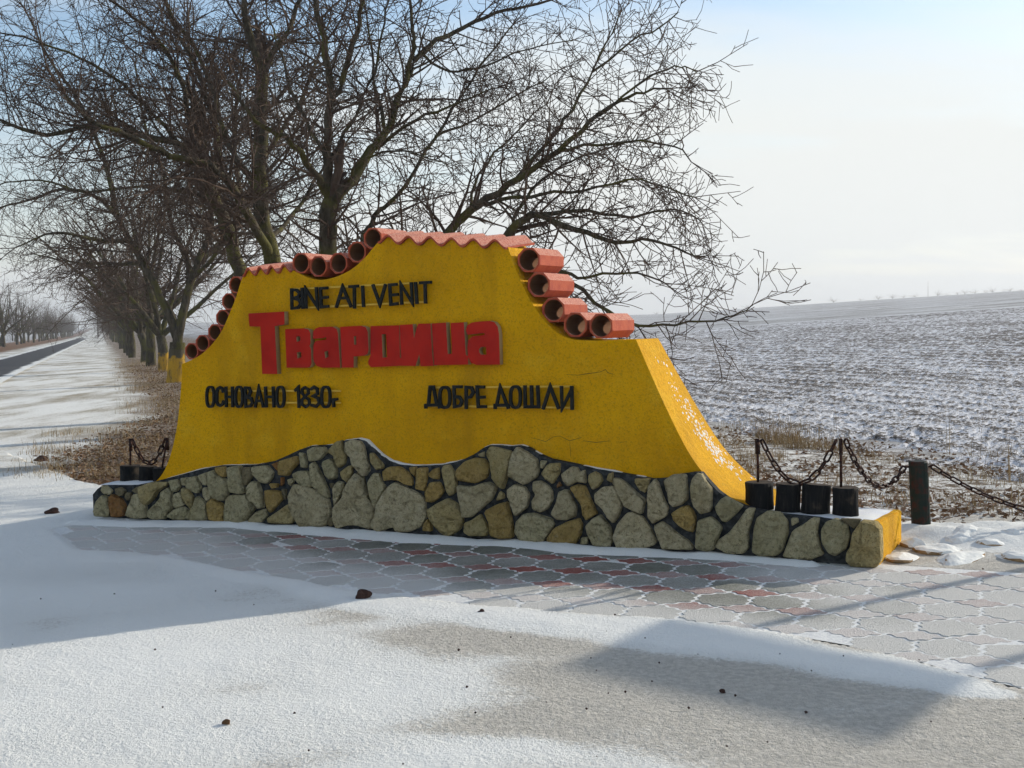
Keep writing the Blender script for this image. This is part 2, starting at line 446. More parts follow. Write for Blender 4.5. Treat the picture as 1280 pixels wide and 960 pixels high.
    t = NT("twig_bark"); n = t.noise(3, 3); t.color(t.mix(t.ramp(n, 0.35, 0.7), (0.065, 0.044, 0.034), (0.115, 0.085, 0.064))); t.rough(0.8); M['twig'] = t.m
    t = NT("far_twig_bark"); t.color((0.09, 0.063, 0.047)); t.rough(0.9); M['fartwig'] = t.m
    t = NT("yellow_limewash"); n = t.noise(9, 5, 0.7, t.mapv(t.pos(), (1, 1, 0.35)))
    hz_ = t.math('ADD', t.xyz(t.obj())[2], t.math('MULTIPLY', t.math('SUBTRACT', t.noise(4, 4), 0.5), 1.1))
    wear = t.math('MAXIMUM', t.ramp(n, 0.46, 0.66, 0, 0.85), t.ramp(hz_, 0.55, 0.75))
    t.color(t.mix(wear, (0.50, 0.29, 0.03), (0.09, 0.078, 0.05))); t.bump(n, 0.03); M['limewash'] = t.m
    # leaves
    t = NT("dead_leaf"); rnd = t.attr("tint")
    c = t.mix(t.ramp(rnd, 0, 0.5, 0, 1, False), (0.12, 0.065, 0.032), (0.24, 0.145, 0.078))
    c = t.mix(t.ramp(rnd, 0.5, 1.0, 0, 1, False), c, (0.36, 0.27, 0.21)); t.color(c); t.rough(0.8); M['leaf'] = t.m
    t = NT("dry_grass"); rnd = t.attr("tint")
    t.color(t.mix(rnd, (0.23, 0.155, 0.075), (0.42, 0.32, 0.18))); t.rough(0.8); M['grass'] = t.m
    t = NT("clod_earth"); n = t.noise(40, 4); t.color(t.mix(n, (0.022, 0.014, 0.012), (0.09, 0.05, 0.04))); t.bump(n, 0.01); M['clod'] = t.m
    t = NT("flat_rock_snow"); n = t.noise(18, 4)
    f = t.ramp(t.math('ADD', t.nz(), t.math('MULTIPLY', t.math('SUBTRACT', n, 0.5), 0.5)), 0.30, 0.55)
    t.color(t.mix(f, t.mix(n, (0.40, 0.27, 0.14), (0.27, 0.18, 0.10)), SNOW)); t.bump(n, 0.01); M['flatrock'] = t.m
    t = NT("crack"); t.color((0.09, 0.055, 0.015)); M['crack'] = t.m
    t = NT("grey_steel"); t.color((0.25, 0.25, 0.25)); t.rough(0.5); M['steel'] = t.m
    t = NT("sign_back"); t.color((0.35, 0.35, 0.36)); t.rough(0.5); M['signback'] = t.m
    t = NT("weathered_wood"); t.color((0.10, 0.085, 0.07)); M['wood'] = t.m
_mats()

# ================================================================ GROUND
def ground_sheet():
    xs = np.concatenate([-np.geomspace(2200, 20, 60), np.linspace(-18, 18, 60), np.geomspace(20, 2200, 60)])
    ys = np.concatenate([np.linspace(-60, 4, 10), np.linspace(5, 50, 70), np.geomspace(52, 2600, 90)])
    X, Y = np.meshgrid(xs, ys)
    Z = gz(X, Y) - 0.03
    L = lat(X, Y)
    strip = sstep(0.8, 2.2, L) * (1 - sstep(8.0, 10.0, L)) * sstep(10.5, 13, Y)
    Z = Z + (fbm(X * 0.7, Y * 0.7, 3) - 0.5) * 0.18 * strip
    me = grid_mesh("ground", np.stack([X, Y, Z], 2))
    tag(link("ground", me, M['ground']), kind="structure")
ground_sheet()

def field_sheet():
    D = np.geomspace(11.5, 105.0, 430)
    T = np.linspace(-0.16, 0.80, 620)
    TT, DD = np.meshgrid(T, D)
    X = TT * DD; Y = DD
    n1 = fbm(X * 7.0 + 40, Y * 7.0, 5, 4, 0.65); n2 = fbm(X * 0.8, Y * 0.8, 9, 3)
    furrow = np.sin((lat(X, Y) * 0.952) * 2 * math.pi / 0.9 + n2 * 6) * 0.5 + 0.5
    h = 0.66 * (1 - np.abs(2 * n1 - 1)) + 0.09 * furrow + 0.25 * n1
    L = lat(X, Y) + (n2 - 0.5) * 3.0
    m = sstep(8.7, 10.2, L)
    fade = 1 - 0.6 * sstep(40, 100, Y)
    Z = gz(X, Y) - 0.10 + m * (0.065 + (h - 0.5) * 0.17 * fade)
    me = grid_mesh("field", np.stack([X, Y, Z], 2))
    big = fbm(X * 0.25 + 7, Y * 0.12, 21, 3)
    bare = sstep(19, 36, Y)
    set_attr(me, "snow", 0.74 + (0.55 - h) * 1.25 + (big - 0.5) * 0.12 - 0.075 * bare + (fbm(lat(X, Y) * 0.5, Y * 0.03, 91, 3) - 0.5) * 0.10)
    tag(link("ploughed_field", me, M['field']), kind="structure")
field_sheet()

def road_sheet():
    Y = np.geomspace(6, 1400, 120)
    P = np.zeros((len(Y), 6, 3))
    for i, y in enumerate(Y):
        for j, l in enumerate(np.linspace(-6.0, -2.95, 6)):
            x = l - RS * y
            P[i, j] = (x, y, gzf(x, y) + 0.012)
    tag(link("road", grid_mesh("road", P), M['road']), kind="structure")
road_sheet()

# kerb line of the paved strip and its left end, on the ground
KERB = [gp(*p) for p in ((98, 690), (175, 692), (300, 716), (450, 741), (600, 759), (780, 771), (950, 789), (1100, 815), (1200, 843), (1280, 863))]
KERB.append(KERB[-1] + Vector((3.4, -3.0, 0)))
PAVE = [(p.x, p.y) for p in KERB] + [(KERB[-1].x + 1.0, KERB[-1].y + 3.3)] + \
       [tuple(wpt(WLEN + 0.9, 0.10, 0)[:2]), tuple(wpt(WLEN + 0.02, 0.10, 0)[:2]), tuple(wpt(0.15, 0.10, 0)[:2]), tuple(gp(62, 664)[:2])]
def inside(poly, X, Y):
    X = np.asarray(X, float); Y = np.asarray(Y, float)
    r = np.zeros(X.shape, bool); n = len(poly)
    for i in range(n):
        x0, y0 = poly[i]; x1, y1 = poly[(i + 1) % n]
        c = ((y0 > Y) != (y1 > Y)) & (X < (x1 - x0) * (Y - y0) / (y1 - y0 + 1e-12) + x0)
        r ^= c
    return r
def dist_poly(line, X, Y, widths=None):
    """distance to a polyline and the width interpolated along it"""
    best = np.full(X.shape, 1e9); wb = np.zeros(X.shape)
    for i in range(len(line) - 1):
        ax, ay = line[i][0], line[i][1]; bx, by = line[i + 1][0], line[i + 1][1]
        dx, dy = bx - ax, by - ay; L2 = dx * dx + dy * dy + 1e-12
        t = np.clip(((X - ax) * dx + (Y - ay) * dy) / L2, 0, 1)
        d = np.hypot(X - ax - t * dx, Y - ay - t * dy)
        w = widths[i] * (1 - t) + widths[i + 1] * t if widths is not None else 0
        u = d < best
        best = np.where(u, d, best); wb = np.where(u, w, wb)
    return best, wb

def forecourt():
    xs = np.linspace(-9.5, 8.0, 500); ys = np.linspace(2.4, 16.6, 480)
    X, Y = np.meshgrid(xs, ys)
    wob = fbm(X * 1.3, Y * 1.3, 31, 4)
    wx = X + (wob - 0.5) * 0.5; wy = Y + (fbm(X * 1.3 + 50, Y * 1.3, 37, 4) - 0.5) * 0.5
    ins = inside(PAVE, X, Y)
    thick = np.zeros(X.shape)
    def band(pts, widths, h, warp=0.35, sharp=1.0):
        nonlocal thick
        line = [gp(*p) for p in pts]
        d, w = dist_poly(line, X * (1 - warp) + wx * warp, Y * (1 - warp) + wy * warp, widths)
        thick = np.maximum(thick, h * (1 - sstep(0.15, 1.0, d / (w * 1.15))) ** sharp)
    # drift along the kerb
    band([(60, 668), (110, 697), (200, 708), (320, 732), (450, 752), (600, 772), (720, 784), (850, 797), (950, 808), (1080, 835), (1180, 862)],
         [.26, .34, .30, .26, .30, .30, .34, .40, .42, .34, .16], 0.0105, 0.9)
    # drift against the foot of the stones
    band([(110, 655), (300, 657), (469, 672), (640, 682), (725, 690), (900, 699), (1010, 707)], [.22, .18, .20, .18, .18, .14, .10], 0.036, 0.35)
    band([(1150, 668), (1220, 674), (1290, 672), (1420, 680)], [.45, .55, .55, .6], 0.07, 0.5)
    sheet = np.zeros(X.shape)
    def blob(px, py, rx, ry, v):
        nonlocal sheet
        c = gp(px, py)
        e = ((wx - c.x) / rx) ** 2 + ((wy - c.y) / (ry * 1.27)) ** 2
        sheet = sheet + v * np.exp(-e)
    blob(60, 880, 1.4, 1.0, 0.45); blob(-120, 720, 1.6, 1.6, 0.55); blob(10, 640, 1.5, 1.6, 0.55); blob(210, 830, 0.7, 0.5, 0.45)
    blob(470, 855, 0.40, 0.26, 0.60); blob(640, 945, 0.5, 0.16, 0.35); blob(640, 775, 0.45, 0.25, 0.35); blob(560, 940, 0.30, 0.16, 0.40); blob(150, 740, 0.6, 0.35, 0.25)
    blob(760, 900, 1.5, 0.8, -0.14); blob(560, 800, 0.65, 0.28, -0.35); blob(340, 740, 0.40, 0.22, -0.28); blob(300, 862, 0.16, 0.14, -0.45); blob(830, 880, 1.3, 0.6, -0.08); blob(330, 905, 0.22, 0.12, -0.30)
    blob(60, 790, 0.25, 0.15, -0.3); blob(250, 700, 0.5, 0.2, -0.20); blob(1150, 930, 0.5, 0.3, -0.25)
    far = sstep(10.8, 14, Y)
    n = fbm(X * 1.1 + 9, Y * 1.6, 41, 5, 0.55)
    sheet = sheet - 0.20 * sstep(-1.5, 0.1, X) + 0.36 + (n - 0.5) * 0.75 + (fbm(X * 0.8 + Y * 0.5, Y * 3.0 - X * 1.2, 87, 4) - 0.5) * 0.55
    sheet = sheet - 0.35 * far * sstep(0.45, 0.6, fbm(X * 0.7, Y * 2.2, 47, 4))
    snow = np.clip(np.maximum(sheet, thick / 0.008), 0, 1.1)
    micro = (fbm(X * 9, Y * 9, 51, 3) - 0.5)
    thick = thick * np.clip(0.35 + 1.3 * fbm(X * 2.3 + 3, Y * 2.3, 57, 4, 0.6), 0.3, 1.25)
    Z = 0.007 + 0.006 * np.clip(snow, 0, 1) + thick + micro * 0.008 + (n - 0.5) * 0.010
    Z = np.where(ins, -0.007 + thick * 1.2 + micro * 0.010, Z)
    # the forecourt ends where the leafy strip begins
    bl = [gp(-250, 552), gp(0, 563), gp(45, 576), gp(100, 601), gp(150, 612)]
    mid = [wpt(0.6, 0.75, 0), wpt(WLEN - 0.25, 0.75, 0)]
    br = [gp(1145, 652), gp(1200, 646), gp(1290, 648), gp(1500, 640)]
    pl = [(-30.0, bl[0].y + 3)] + [(p.x, p.y) for p in bl + mid + br] + [(30.0, 8.3)]
    Yb = np.interp(X, [p[0] for p in pl], [p[1] for p in pl]) + (wob - 0.5) * 0.6 * (np.abs(X + 0.4) > 3.1)
    Z = Z - 0.22 * sstep(-0.12, 0.22, Y - Yb)
    # under the monument: out of the way
    um = (X - W0.x) * WD.x + (Y - W0.y) * WD.y; qm = (X - W0.x) * WN.x + (Y - W0.y) * WN.y
    Z = np.where((um > 0.1) & (um < WLEN - 0.06) & (qm > 0.04) & (qm < 0.85), -0.15, Z)
    me = grid_mesh("forecourt", np.stack([X, Y, Z], 2))
    set_attr(me, "snow", snow)
    tag(link("forecourt", me, M['forecourt']), kind="structure")
forecourt()

# ---------------------------------------------------------------- paved strip, laid paver by paver
def pavement():
    me = mesh("paved_strip", [(x, y, 0.0) for x, y in PAVE], [tuple(range(len(PAVE)))])
    root = link("paved_strip", me, M['joint']); root.location.z = 0.0062
    tag(root, kind="structure")
    e1 = np.array((0.2904, -0.0907)); e2 = np.array((0.1506, -0.4788)); o = np.array((-0.9497, 8.8991))   # o is a red one
    def cell(site, others):
        poly = [np.array(p) for p in ((-1, -1), (1, -1), (1, 1), (-1, 1))]
        for q, dw in others:                      # power cell: keep x with |x-s|^2 - ws < |x-q|^2 - wq
            nrm = q - site; L2 = nrm @ nrm
            k = 0.5 * (L2 + dw) / L2              # fraction along site->q
            mid = site + nrm * k
            out = []
            for i in range(len(poly)):
                a, b = poly[i], poly[(i + 1) % len(poly)]
                da, db = (a - mid) @ nrm, (b - mid) @ nrm
                if da <= 0: out.append(a)
                if (da < 0) != (db < 0): out.append(a + (b - a) * (da / (da - db)))
            poly = out
        return poly
    DW = 0.019
    grid = [i * e1 + j * e2 for i in range(-3, 4) for j in range(-3, 4)]
    zero = np.zeros(2)
    red = cell(zero, [(g, 0) for g in grid if np.hypot(*g) > 1e-6] + [(g + e2 / 2, -DW) for g in grid])
    gry = cell(zero, [(g, 0) for g in grid if np.hypot(*g) > 1e-6] + [(g + e2 / 2, DW) for g in grid])
    def pmesh(name, poly):
        pts = []
        for i in range(len(poly)):
            a, b = poly[i], poly[(i + 1) % len(poly)]
            d = b - a; L = np.hypot(*d)
            if L < 1e-4: continue
            nn = np.array((-d[1], d[0])) / L
            kk = 2 if L > 0.12 else 1; ns = 12 if L > 0.12 else 6
            for k in range(ns):
                t = k / ns
                pts.append(a + d * t + nn * min(0.011, L * 0.07) * math.sin(2 * math.pi * t * kk))
        pts = [np.array(p) for p in pts]; n = len(pts)
        v = []; f = []
        for sc, z in ((0.925, -0.004), (0.925, 0.0005), (0.90, 0.0025)):
            for p in pts: v.append((p[0] * sc, p[1] * sc, z))
        for r in range(2):
            for i in range(n):
                j = (i + 1) % n
                f.append((r * n + i, r * n + j, (r + 1) * n + j, (r + 1) * n + i))
        f.append(tuple(range(2 * n, 3 * n)))
        return mesh(name, v, f)
    mr = pmesh("paver_red", red); mr.materials.append(M['pv_red'])
    mg = pmesh("paver_grey", gry); mg.materials.append(M['pv_grey'])
    cand = []
    for i in range(-30, 40):
        for j in range(-10, 18):
            for kind in (0, 1):
                p = o + i * e1 + j * e2 + kind * e2 / 2
                if inside(PAVE, np.array([p[0]]), np.array([p[1]]))[0] and p[0] > -3.7: cand.append((p, kind))
    vis = [c for c in cand if c[0][0] / c[0][1] < 0.44]; rest = [c for c in cand if c[0][0] / c[0][1] >= 0.44]
    vis.sort(key=lambda c: c[0][1])
    rest += vis[300:]; vis = vis[:300]
    rnd = random.Random(3)
    for p, kind in vis:
        ob = link("paver", mg if kind else mr, None, root)
        ob.location = (p[0], p[1], rnd.uniform(-0.0015, 0.0015))
        ob.rotation_euler = (rnd.gauss(0, 0.006), rnd.gauss(0, 0.006), rnd.gauss(0, 0.008))
    if rest:
        for kind, m0, mt in ((0, mr, M['pv_red']), (1, mg, M['pv_grey'])):
            V = []; F = []
            for p, k in rest:
                if k != kind: continue
                b = len(V)
                V += [(x.co.x + p[0], x.co.y + p[1], x.co.z + 0.0) for x in m0.vertices]
                F += [tuple(b + q for q in fc.vertices) for fc in m0.polygons]
            if V: tag(link("far_pavers", mesh("far_pavers", V, F), mt, root), kind="stuff")
    print("pavers", len(vis), len(rest))
pavement()

# ================================================================ MONUMENT
QY = 0.06                                   # plane of the yellow face
QB = 0.98                                   # back of the monument
mon = empty("welcome_monument", W0, WANG)
tag(mon, "yellow roughcast welcome wall with stone-faced base, clay pipes on top and red lettering", "monument")
def U(x, y, q=QY): return uv(x, y, q)
def back(v): return max(0.50, 1.05 - 0.36 * max(v, 0.2))      # the wall gets thinner upwards

def chaikin(p, it=1, closed=True):
    for _ in range(it):
        o = []
        n = len(p)
        for i in range(n if closed else n - 1):
            a, b = p[i], p[(i + 1) % n]
            o.append((a[0] * .75 + b[0] * .25, a[1] * .75 + b[1] * .25)); o.append((a[0] * .25 + b[0] * .75, a[1] * .25 + b[1] * .75))
        p = o
    return p
def dense(p, n):
    """resample an open polyline evenly by spline-like smoothing"""
    q = [p[0]] + chaikin(p, 2, False) + [p[-1]]
    return q

TOP_L = (U(305, 343), U(364, 337))          # scalloped stretches
TOP_M = (U(474, 301), U(634, 308))
WAVE_A = 0.028
def wave_line(a, b, period, n=10, dv=0.0):
    L = b[0] - a[0]; k = max(1, round(L / period)); out = []
    for i in range(k * n + 1):
        t = i / (k * n)
        out.append((a[0] + L * t, a[1] + (b[1] - a[1]) * t + dv + WAVE_A * math.sin(math.pi * 2 * t * k - math.pi / 2)))
    return out, L / k, k
wl_l, per_l, k_l = wave_line(*TOP_L, 0.125, dv=0.004)
wl_m, per_m, k_m = wave_line(*TOP_M, 0.175, dv=0.004)
left_edge = dense([U(*p) for p in ((192, 604), (200, 597), (208, 584), (216, 560), (222, 530), (225, 500), (227, 475), (227.5, 456))], 0)
left_conc = dense([U(*p) for p in ((227.5, 455), (240, 450), (252, 443), (264, 432), (277, 415), (287, 392), (295, 372), (301, 352), (304, 345))], 0)
dip = dense([U(*p) for p in ((366, 338), (375, 342.5), (387, 348), (400, 350.5), (417, 347.5), (437, 339), (455, 324), (467, 309), (473, 302))], 0)
right_conc = dense([U(*p) for p in ((635, 309), (641, 327), (650, 350), (662, 375), (679, 400), (695, 416), (712, 424.5), (740, 426), (775, 425), (794, 424.5))], 0)
slope = dense([U(*p) for p in ((795, 424.5), (811, 462), (832, 509), (850, 546), (862, 568), (876, 588), (892, 606), (908, 621), (922, 629), (932, 633), (938, 635.5))], 0)
V_R = U(1064, 651, 0.0)[1]                  # plinth heights
V_L = U(140, 607, 0.0)[1]
outline = left_edge + left_conc + wl_l + dip + wl_m + right_conc + slope
fl = [(slope[-1][0] + 0.02, -0.02), (left_edge[0][0] - 0.05, -0.02), (left_edge[0][0] - 0.05, left_edge[0][1])]
body_poly = [p for p in reversed(outline + fl)]
body = prism(body_poly, QY, QB, "wall_body")
for vx in body.vertices:
    if vx.co.y > QY + 0.1: vx.co.y = back(vx.co.z)
link("wall_body", body, M['yellow'], mon)

# stone-faced base: mortar layer with the wavy top
ST_TOP = [uv(x, y, 0.0) for x, y in ((122, 611), (128, 607), (150, 607), (172, 606), (197, 601), (231, 592), (253, 586), (275, 582), (300, 581.5), (318, 581), (344, 576), (360, 569), (375, 562), (388, 557.5), (405, 556.5), (415, 556), (431, 550.5), (447, 548.5), (457, 552), (464, 559), (475, 569), (487, 577), (500, 581), (516, 582.5), (534, 582), (552, 581), (569, 577.5), (582, 573), (594, 567), (604, 560), (612, 556.5), (624, 556.5), (636, 558), (650, 556.5), (660, 560), (672, 567.5), (687, 574), (712, 579), (744, 586), (770, 590.5), (800, 596), (815, 599), (832, 598), (850, 593), (866, 590.5), (876, 590.5), (884, 600), (897, 614), (913, 625.5), (930, 632.5), (943, 636.5), (978, 643), (1026, 648), (1064, 651.5), (1096, 654))]
base_poly = [(0.0, -0.03)] + [(WLEN - 0.03, -0.03), (WLEN - 0.03, ST_TOP[-1][1])] + list(reversed(ST_TOP)) + [(0.0, ST_TOP[0][1] - 0.05)]
plinth = link("stone_base", prism(base_poly, 0.0, QY + 0.004, "stone_base"), M['mortar'], mon)
u_foot_r = slope[-1][0] - 0.12
u_foot_l = left_edge[0][0] - 0.04
pe = box_mesh(u_foot_r, WLEN - 0.005, QY + 0.0045, QB - 0.01, -0.03, V_R - 0.004, "plinth_end", 0.008)
for vx in pe.vertices:
    if vx.co.y > 0.5 and vx.co.z > 0.1: vx.co.z -= 0.055
link("plinth_end", pe, M['yellow'], mon)
pe = box_mesh(0.06, u_foot_l + 0.1, QY + 0.0045, QB - 0.01, -0.03, V_L - 0.004, "plinth_end", 0.008)
link("plinth_end", pe, M['yellow'], mon)

CROPS = {1: (110, 570, 8.0), 2: (250, 570, 8.0), 3: (380, 540, 7.3875), 4: (520, 550, 6.857), 5: (660, 560, 6.857), 6: (800, 580, 7.3875), 7: (940, 580, 5.818)}
STONES = {1: """g 140,300 170,295 235,345 215,385 165,380 135,345|g 150,395 195,420 208,520 205,605 75,605 70,540 95,455|r 240,390 330,430 370,500 365,590 300,605 230,600 218,500 220,420|d 275,330 320,315 365,345 355,390 310,400 280,370|d 385,365 430,370 430,420 395,445 375,410|d 440,345 490,310 515,310 515,375 470,365|g 455,390 505,385 545,450 575,500 575,610 470,620 390,595 400,520 430,460|m 520,310 640,265 790,270 780,300 700,350 650,430 590,485 540,440 525,380|g 800,325 830,370 825,450 835,530 770,620 660,628 600,600 605,545 680,480 740,420 755,360|g 810,250 900,235 915,310 880,355 850,350 830,300|g 920,225 985,215 980,295 935,290|g 860,385 910,365 935,410 950,490 870,525 850,490 850,430|m 940,325 1000,340 1045,410 1040,480 1020,530 985,490 945,410|g 1005,220 1080,205 1105,270 1125,320 1095,370 1040,345 990,305|g 1105,195 1190,165 1195,290 1150,280 1115,225|g 1095,405 1150,450 1180,510 1180,640 1035,640 1035,550 1065,490|g 800,600 880,530 950,510 1005,550 1010,630 870,635|g 1150,320 1190,320 1225,390 1225,425 1185,450 1155,400""",
2: """g 85,170 140,150 185,205 270,245 290,320 270,385 225,440 165,420 115,380 95,280|o 155,115 250,110 250,210 200,195 160,150|g 275,125 410,105 430,260 445,365 385,370 310,355 290,240|d 435,120 500,120 525,190 465,290 440,280|g 520,115 670,100 725,165 715,220 670,270 610,260 545,195|r 715,85 775,60 790,140 770,145|o 795,55 960,5 975,80 915,140 880,195 790,185 795,130|g 985,-30 1040,-20 1065,60 1060,115 1015,110|g 935,180 985,155 1075,155 1100,220 1110,310 1010,290 945,220|g 880,235 915,225 935,255 905,300 882,275|r 810,215 830,220 830,280 805,300|o 695,275 780,280 770,315 720,325|d 815,335 855,335 855,400 845,440 825,390|o 650,350 720,345 800,360 820,430 770,490 705,560 670,510 650,420|g 475,320 520,260 575,270 600,320 625,440 630,510 590,515 525,450 485,390|g 265,440 300,400 460,395 500,465 535,530 460,630 430,655 260,650 255,540|o 80,470 125,430 215,480 240,520 240,640 200,655 85,635|g 490,635 560,560 650,530 665,600 610,660 500,665|m 690,620 790,550 870,490 905,550 935,620 920,670 820,675 700,665|b 895,400 940,300 1000,300 1130,340 1270,430 1290,560 1240,690 1100,695 1010,690 960,610 900,500""",
3: """g 55,310 95,285 130,340 175,430 215,530 228,600 150,560 85,500 60,420|g 30,170 90,140 190,145 205,190 140,255 50,270 35,220|m 235,160 300,95 345,85 355,160 385,220 370,290 320,325 290,260 280,220 235,190|g 180,275 240,250 275,290 300,350 295,420 255,435 205,390 180,320|m 335,370 400,320 440,310 440,380 405,465 350,420|b 385,105 440,80 520,95 550,140 565,220 600,340 555,400 510,365 455,290 440,240 385,180|m 610,200 640,200 725,300 725,335 670,345 620,285|o 735,370 780,330 880,325 950,370 990,430 990,490 940,485 870,445 800,440 745,450|o 970,330 1035,322 1025,410 985,370|o 1050,340 1135,335 1130,430 1110,540 1035,520 1040,430|g 600,460 640,390 690,395 710,460 745,500 720,580 680,640 665,700 640,660 610,560|g 270,520 310,460 360,475 360,540 310,620 275,680 268,600|d 235,475 265,475 250,525|b 480,395 545,440 565,560 610,650 650,740 640,790 615,885 480,850 400,850 300,880 270,800 275,700 360,610 390,520 430,460|b 840,480 950,530 1060,590 1100,640 1110,780 1060,870 960,910 870,910 840,870 780,880 720,915 650,870 650,820 690,770 700,660 740,580 780,520|o 1100,870 1140,805 1175,870 1175,915 1100,910|d 215,850 225,800 255,790 265,850 240,875""",
4: """o 110,290 150,250 190,240 195,335 150,330 112,310|o 90,455 120,370 195,365 235,440 190,500 140,530 95,525|m 222,260 240,225 290,220 330,290 345,370 335,440 295,470 265,435 240,340|o 350,260 420,190 500,160 580,170 620,230 600,320 510,365 430,350 375,345 350,310|b 530,125 580,100 580,145 545,140|m 615,110 640,65 700,75 815,105 800,220 770,340 745,410 700,370 665,310 645,200|b 870,70 950,110 1030,170 1045,250 1030,310 930,375 870,340 815,310 820,180 850,100|b 360,395 490,405 570,375 620,370 685,410 640,510 560,580 480,650 400,655 385,520|m 690,510 720,440 750,465 755,500 700,518|b 790,430 850,385 930,410 965,470 950,570 890,620 855,645 830,570 795,490|m 115,600 190,550 270,510 340,550 375,600 395,690 370,760 280,820 220,790 165,720 130,660|m 425,710 480,690 550,640 590,710 620,770 600,820 470,815 425,790|o 605,610 700,560 780,540 800,620 825,740 825,830 720,835 655,815 640,720|g 870,700 930,640 1010,635 1150,680 1170,730 1080,870 960,875 890,850 855,780""",
5: """g 105,110 155,115 125,175 108,170|m 175,140 270,135 265,215 210,305 165,270 125,215|b 290,225 370,165 420,170 440,205 480,190 490,300 420,285 345,325 300,275|m 525,230 570,205 620,230 635,280 600,330 555,355 515,280|m 685,225 725,210 725,295 675,275|b 740,265 790,270 850,310 900,360 995,440 970,555 900,530 825,490 780,390 740,310|m 920,265 1040,265 1025,330 1000,380 960,360 920,300|b 50,295 110,290 165,325 200,370 205,440 170,510 110,545 45,520 40,460 70,400 50,350|r 245,320 265,290 285,325 250,340|b 265,385 310,365 345,370 375,440 410,500 400,580 330,610 250,605 205,560 245,470|o 380,340 430,322 490,335 525,420 560,500 585,555 545,580 495,610 480,580 465,490 410,400|b 575,400 640,345 720,335 770,380 800,490 770,580 730,635 680,580 645,520 585,470|o 165,780 230,690 330,640 430,610 455,660 445,740 400,820 310,835 190,825|g 500,670 560,610 620,580 660,630 700,680 720,780 690,850 560,830 510,730|g 455,770 510,765 510,820 450,830|b 745,770 790,640 850,570 900,560 980,600 1040,690 1090,800 1060,830 960,860 850,870 790,850""",
6: """b 95,200 140,150 170,190 210,310 255,400 240,470 120,540 80,480 80,340|b 225,160 300,110 420,105 430,200 435,320 380,370 305,390 270,350 255,250|b 490,140 530,95 575,110 610,170 660,230 655,400 640,430 560,450 510,390 480,320 470,220|o 300,455 380,405 440,390 490,440 510,510 490,620 440,610 360,560 315,510|b 145,575 210,540 270,580 350,650 430,700 475,750 470,785 330,780 225,775 190,700|g 540,530 600,510 650,495 700,530 750,590 720,670 680,780 620,795 520,770 525,650|g 705,390 750,330 790,305 870,350 940,390 880,460 800,530 760,520 715,450|g 985,425 1050,430 1015,560 995,640 995,770 950,815 820,820 705,755 730,700 830,630 920,520""",
7: """g 20,480 40,400 110,355 200,365 250,420 255,500 220,620 180,655 60,660 10,630|g 285,395 330,395 335,425 290,450|g 385,440 430,405 485,410 470,500 490,600 515,650 430,685 330,685 235,665 270,570 300,490|g 510,480 540,430 610,405 690,450 705,530 680,610 610,660 560,640 515,570|d 640,400 790,405 760,450 740,470 700,440|m 800,420 900,430 935,470 940,600 935,690 900,740 740,735 695,690 700,640 730,590 745,500"""}
def build_stones():
    rnd = random.Random(21)
    for k, txt in STONES.items():
        ox, oy, sc = CROPS[k]
        for item in txt.split("|"):
            tok = item.split()
            pts = []
            for q in tok[1:]:
                a, b = q.split(",")
                pts.append(uv(ox + float(a) / sc, oy + float(b) / sc, -0.02))
            cx = sum(p[0] for p in pts) / len(pts); cy = sum(p[1] for p in pts) / len(pts)
            pts = [(p[0] - cx, p[1] - cy) for p in pts]
            ar = sum(pts[i][0] * pts[(i + 1) % len(pts)][1] - pts[(i + 1) % len(pts)][0] * pts[i][1] for i in range(len(pts)))
            if ar < 0: pts.reverse()
            rr = math.sqrt(abs(ar) / 2 / math.pi)
            pts = [(p[0] * 1.07, p[1] * 1.07) for p in pts]
            q2 = []
            for i_ in range(len(pts)):                 # cut each corner a little, keep the straight sides
                a_, b_, c_ = pts[i_ - 1], pts[i_], pts[(i_ + 1) % len(pts)]
                q2 += [(b_[0] + (a_[0] - b_[0]) * .11, b_[1] + (a_[1] - b_[1]) * .11), (b_[0] + (c_[0] - b_[0]) * .11, b_[1] + (c_[1] - b_[1]) * .11)]
            pts = q2
            n = len(pts)
            h = min(0.060, 0.018 + rr * 0.30) * rnd.uniform(0.8, 1.2)
            if k == 7 and tok[0] == 'm': h = 0.085
            tx, ty = rnd.uniform(-.12, .12), rnd.uniform(-.12, .12)
            V = []; F = []
            rings = ((1.02, 0.012), (1.0, -0.62 * h), (0.945, -0.95 * h), (0.72, -1.0 * h), (0.38, -1.0 * h))
            for s_, q_ in rings:
                for p in pts:
                    jit = 1 + (rnd.uniform(-.035, .035) if s_ < 0.99 else 0)
                    dq = rnd.uniform(-1, 1) * h * (0.16 if s_ < 0.99 else 0.05) + (p[0] * tx + p[1] * ty) * (1 if s_ < 1 else 0.4)
                    V.append((p[0] * s_ * jit, q_ + dq, p[1] * s_ * jit))
            for r in range(len(rings) - 1):
                for i in range(n):
                    j = (i + 1) % n
                    F.append((r * n + i, r * n + j, (r + 1) * n + j, (r + 1) * n + i))
            V.append((0, -h * rnd.uniform(1.0, 1.2), 0))
            b = (len(rings) - 1) * n
            for i in range(n): F.append((b + i, b + (i + 1) % n, len(V) - 1))
            me = mesh("stone", V, F, True)
            for pg in me.polygons:
                if pg.index < 2 * n: pg.use_smooth = False
            ob = link("stone", me, M['st_' + tok[0]], plinth, (cx, 0.0, cy))
            rnd.random()
build_stones()

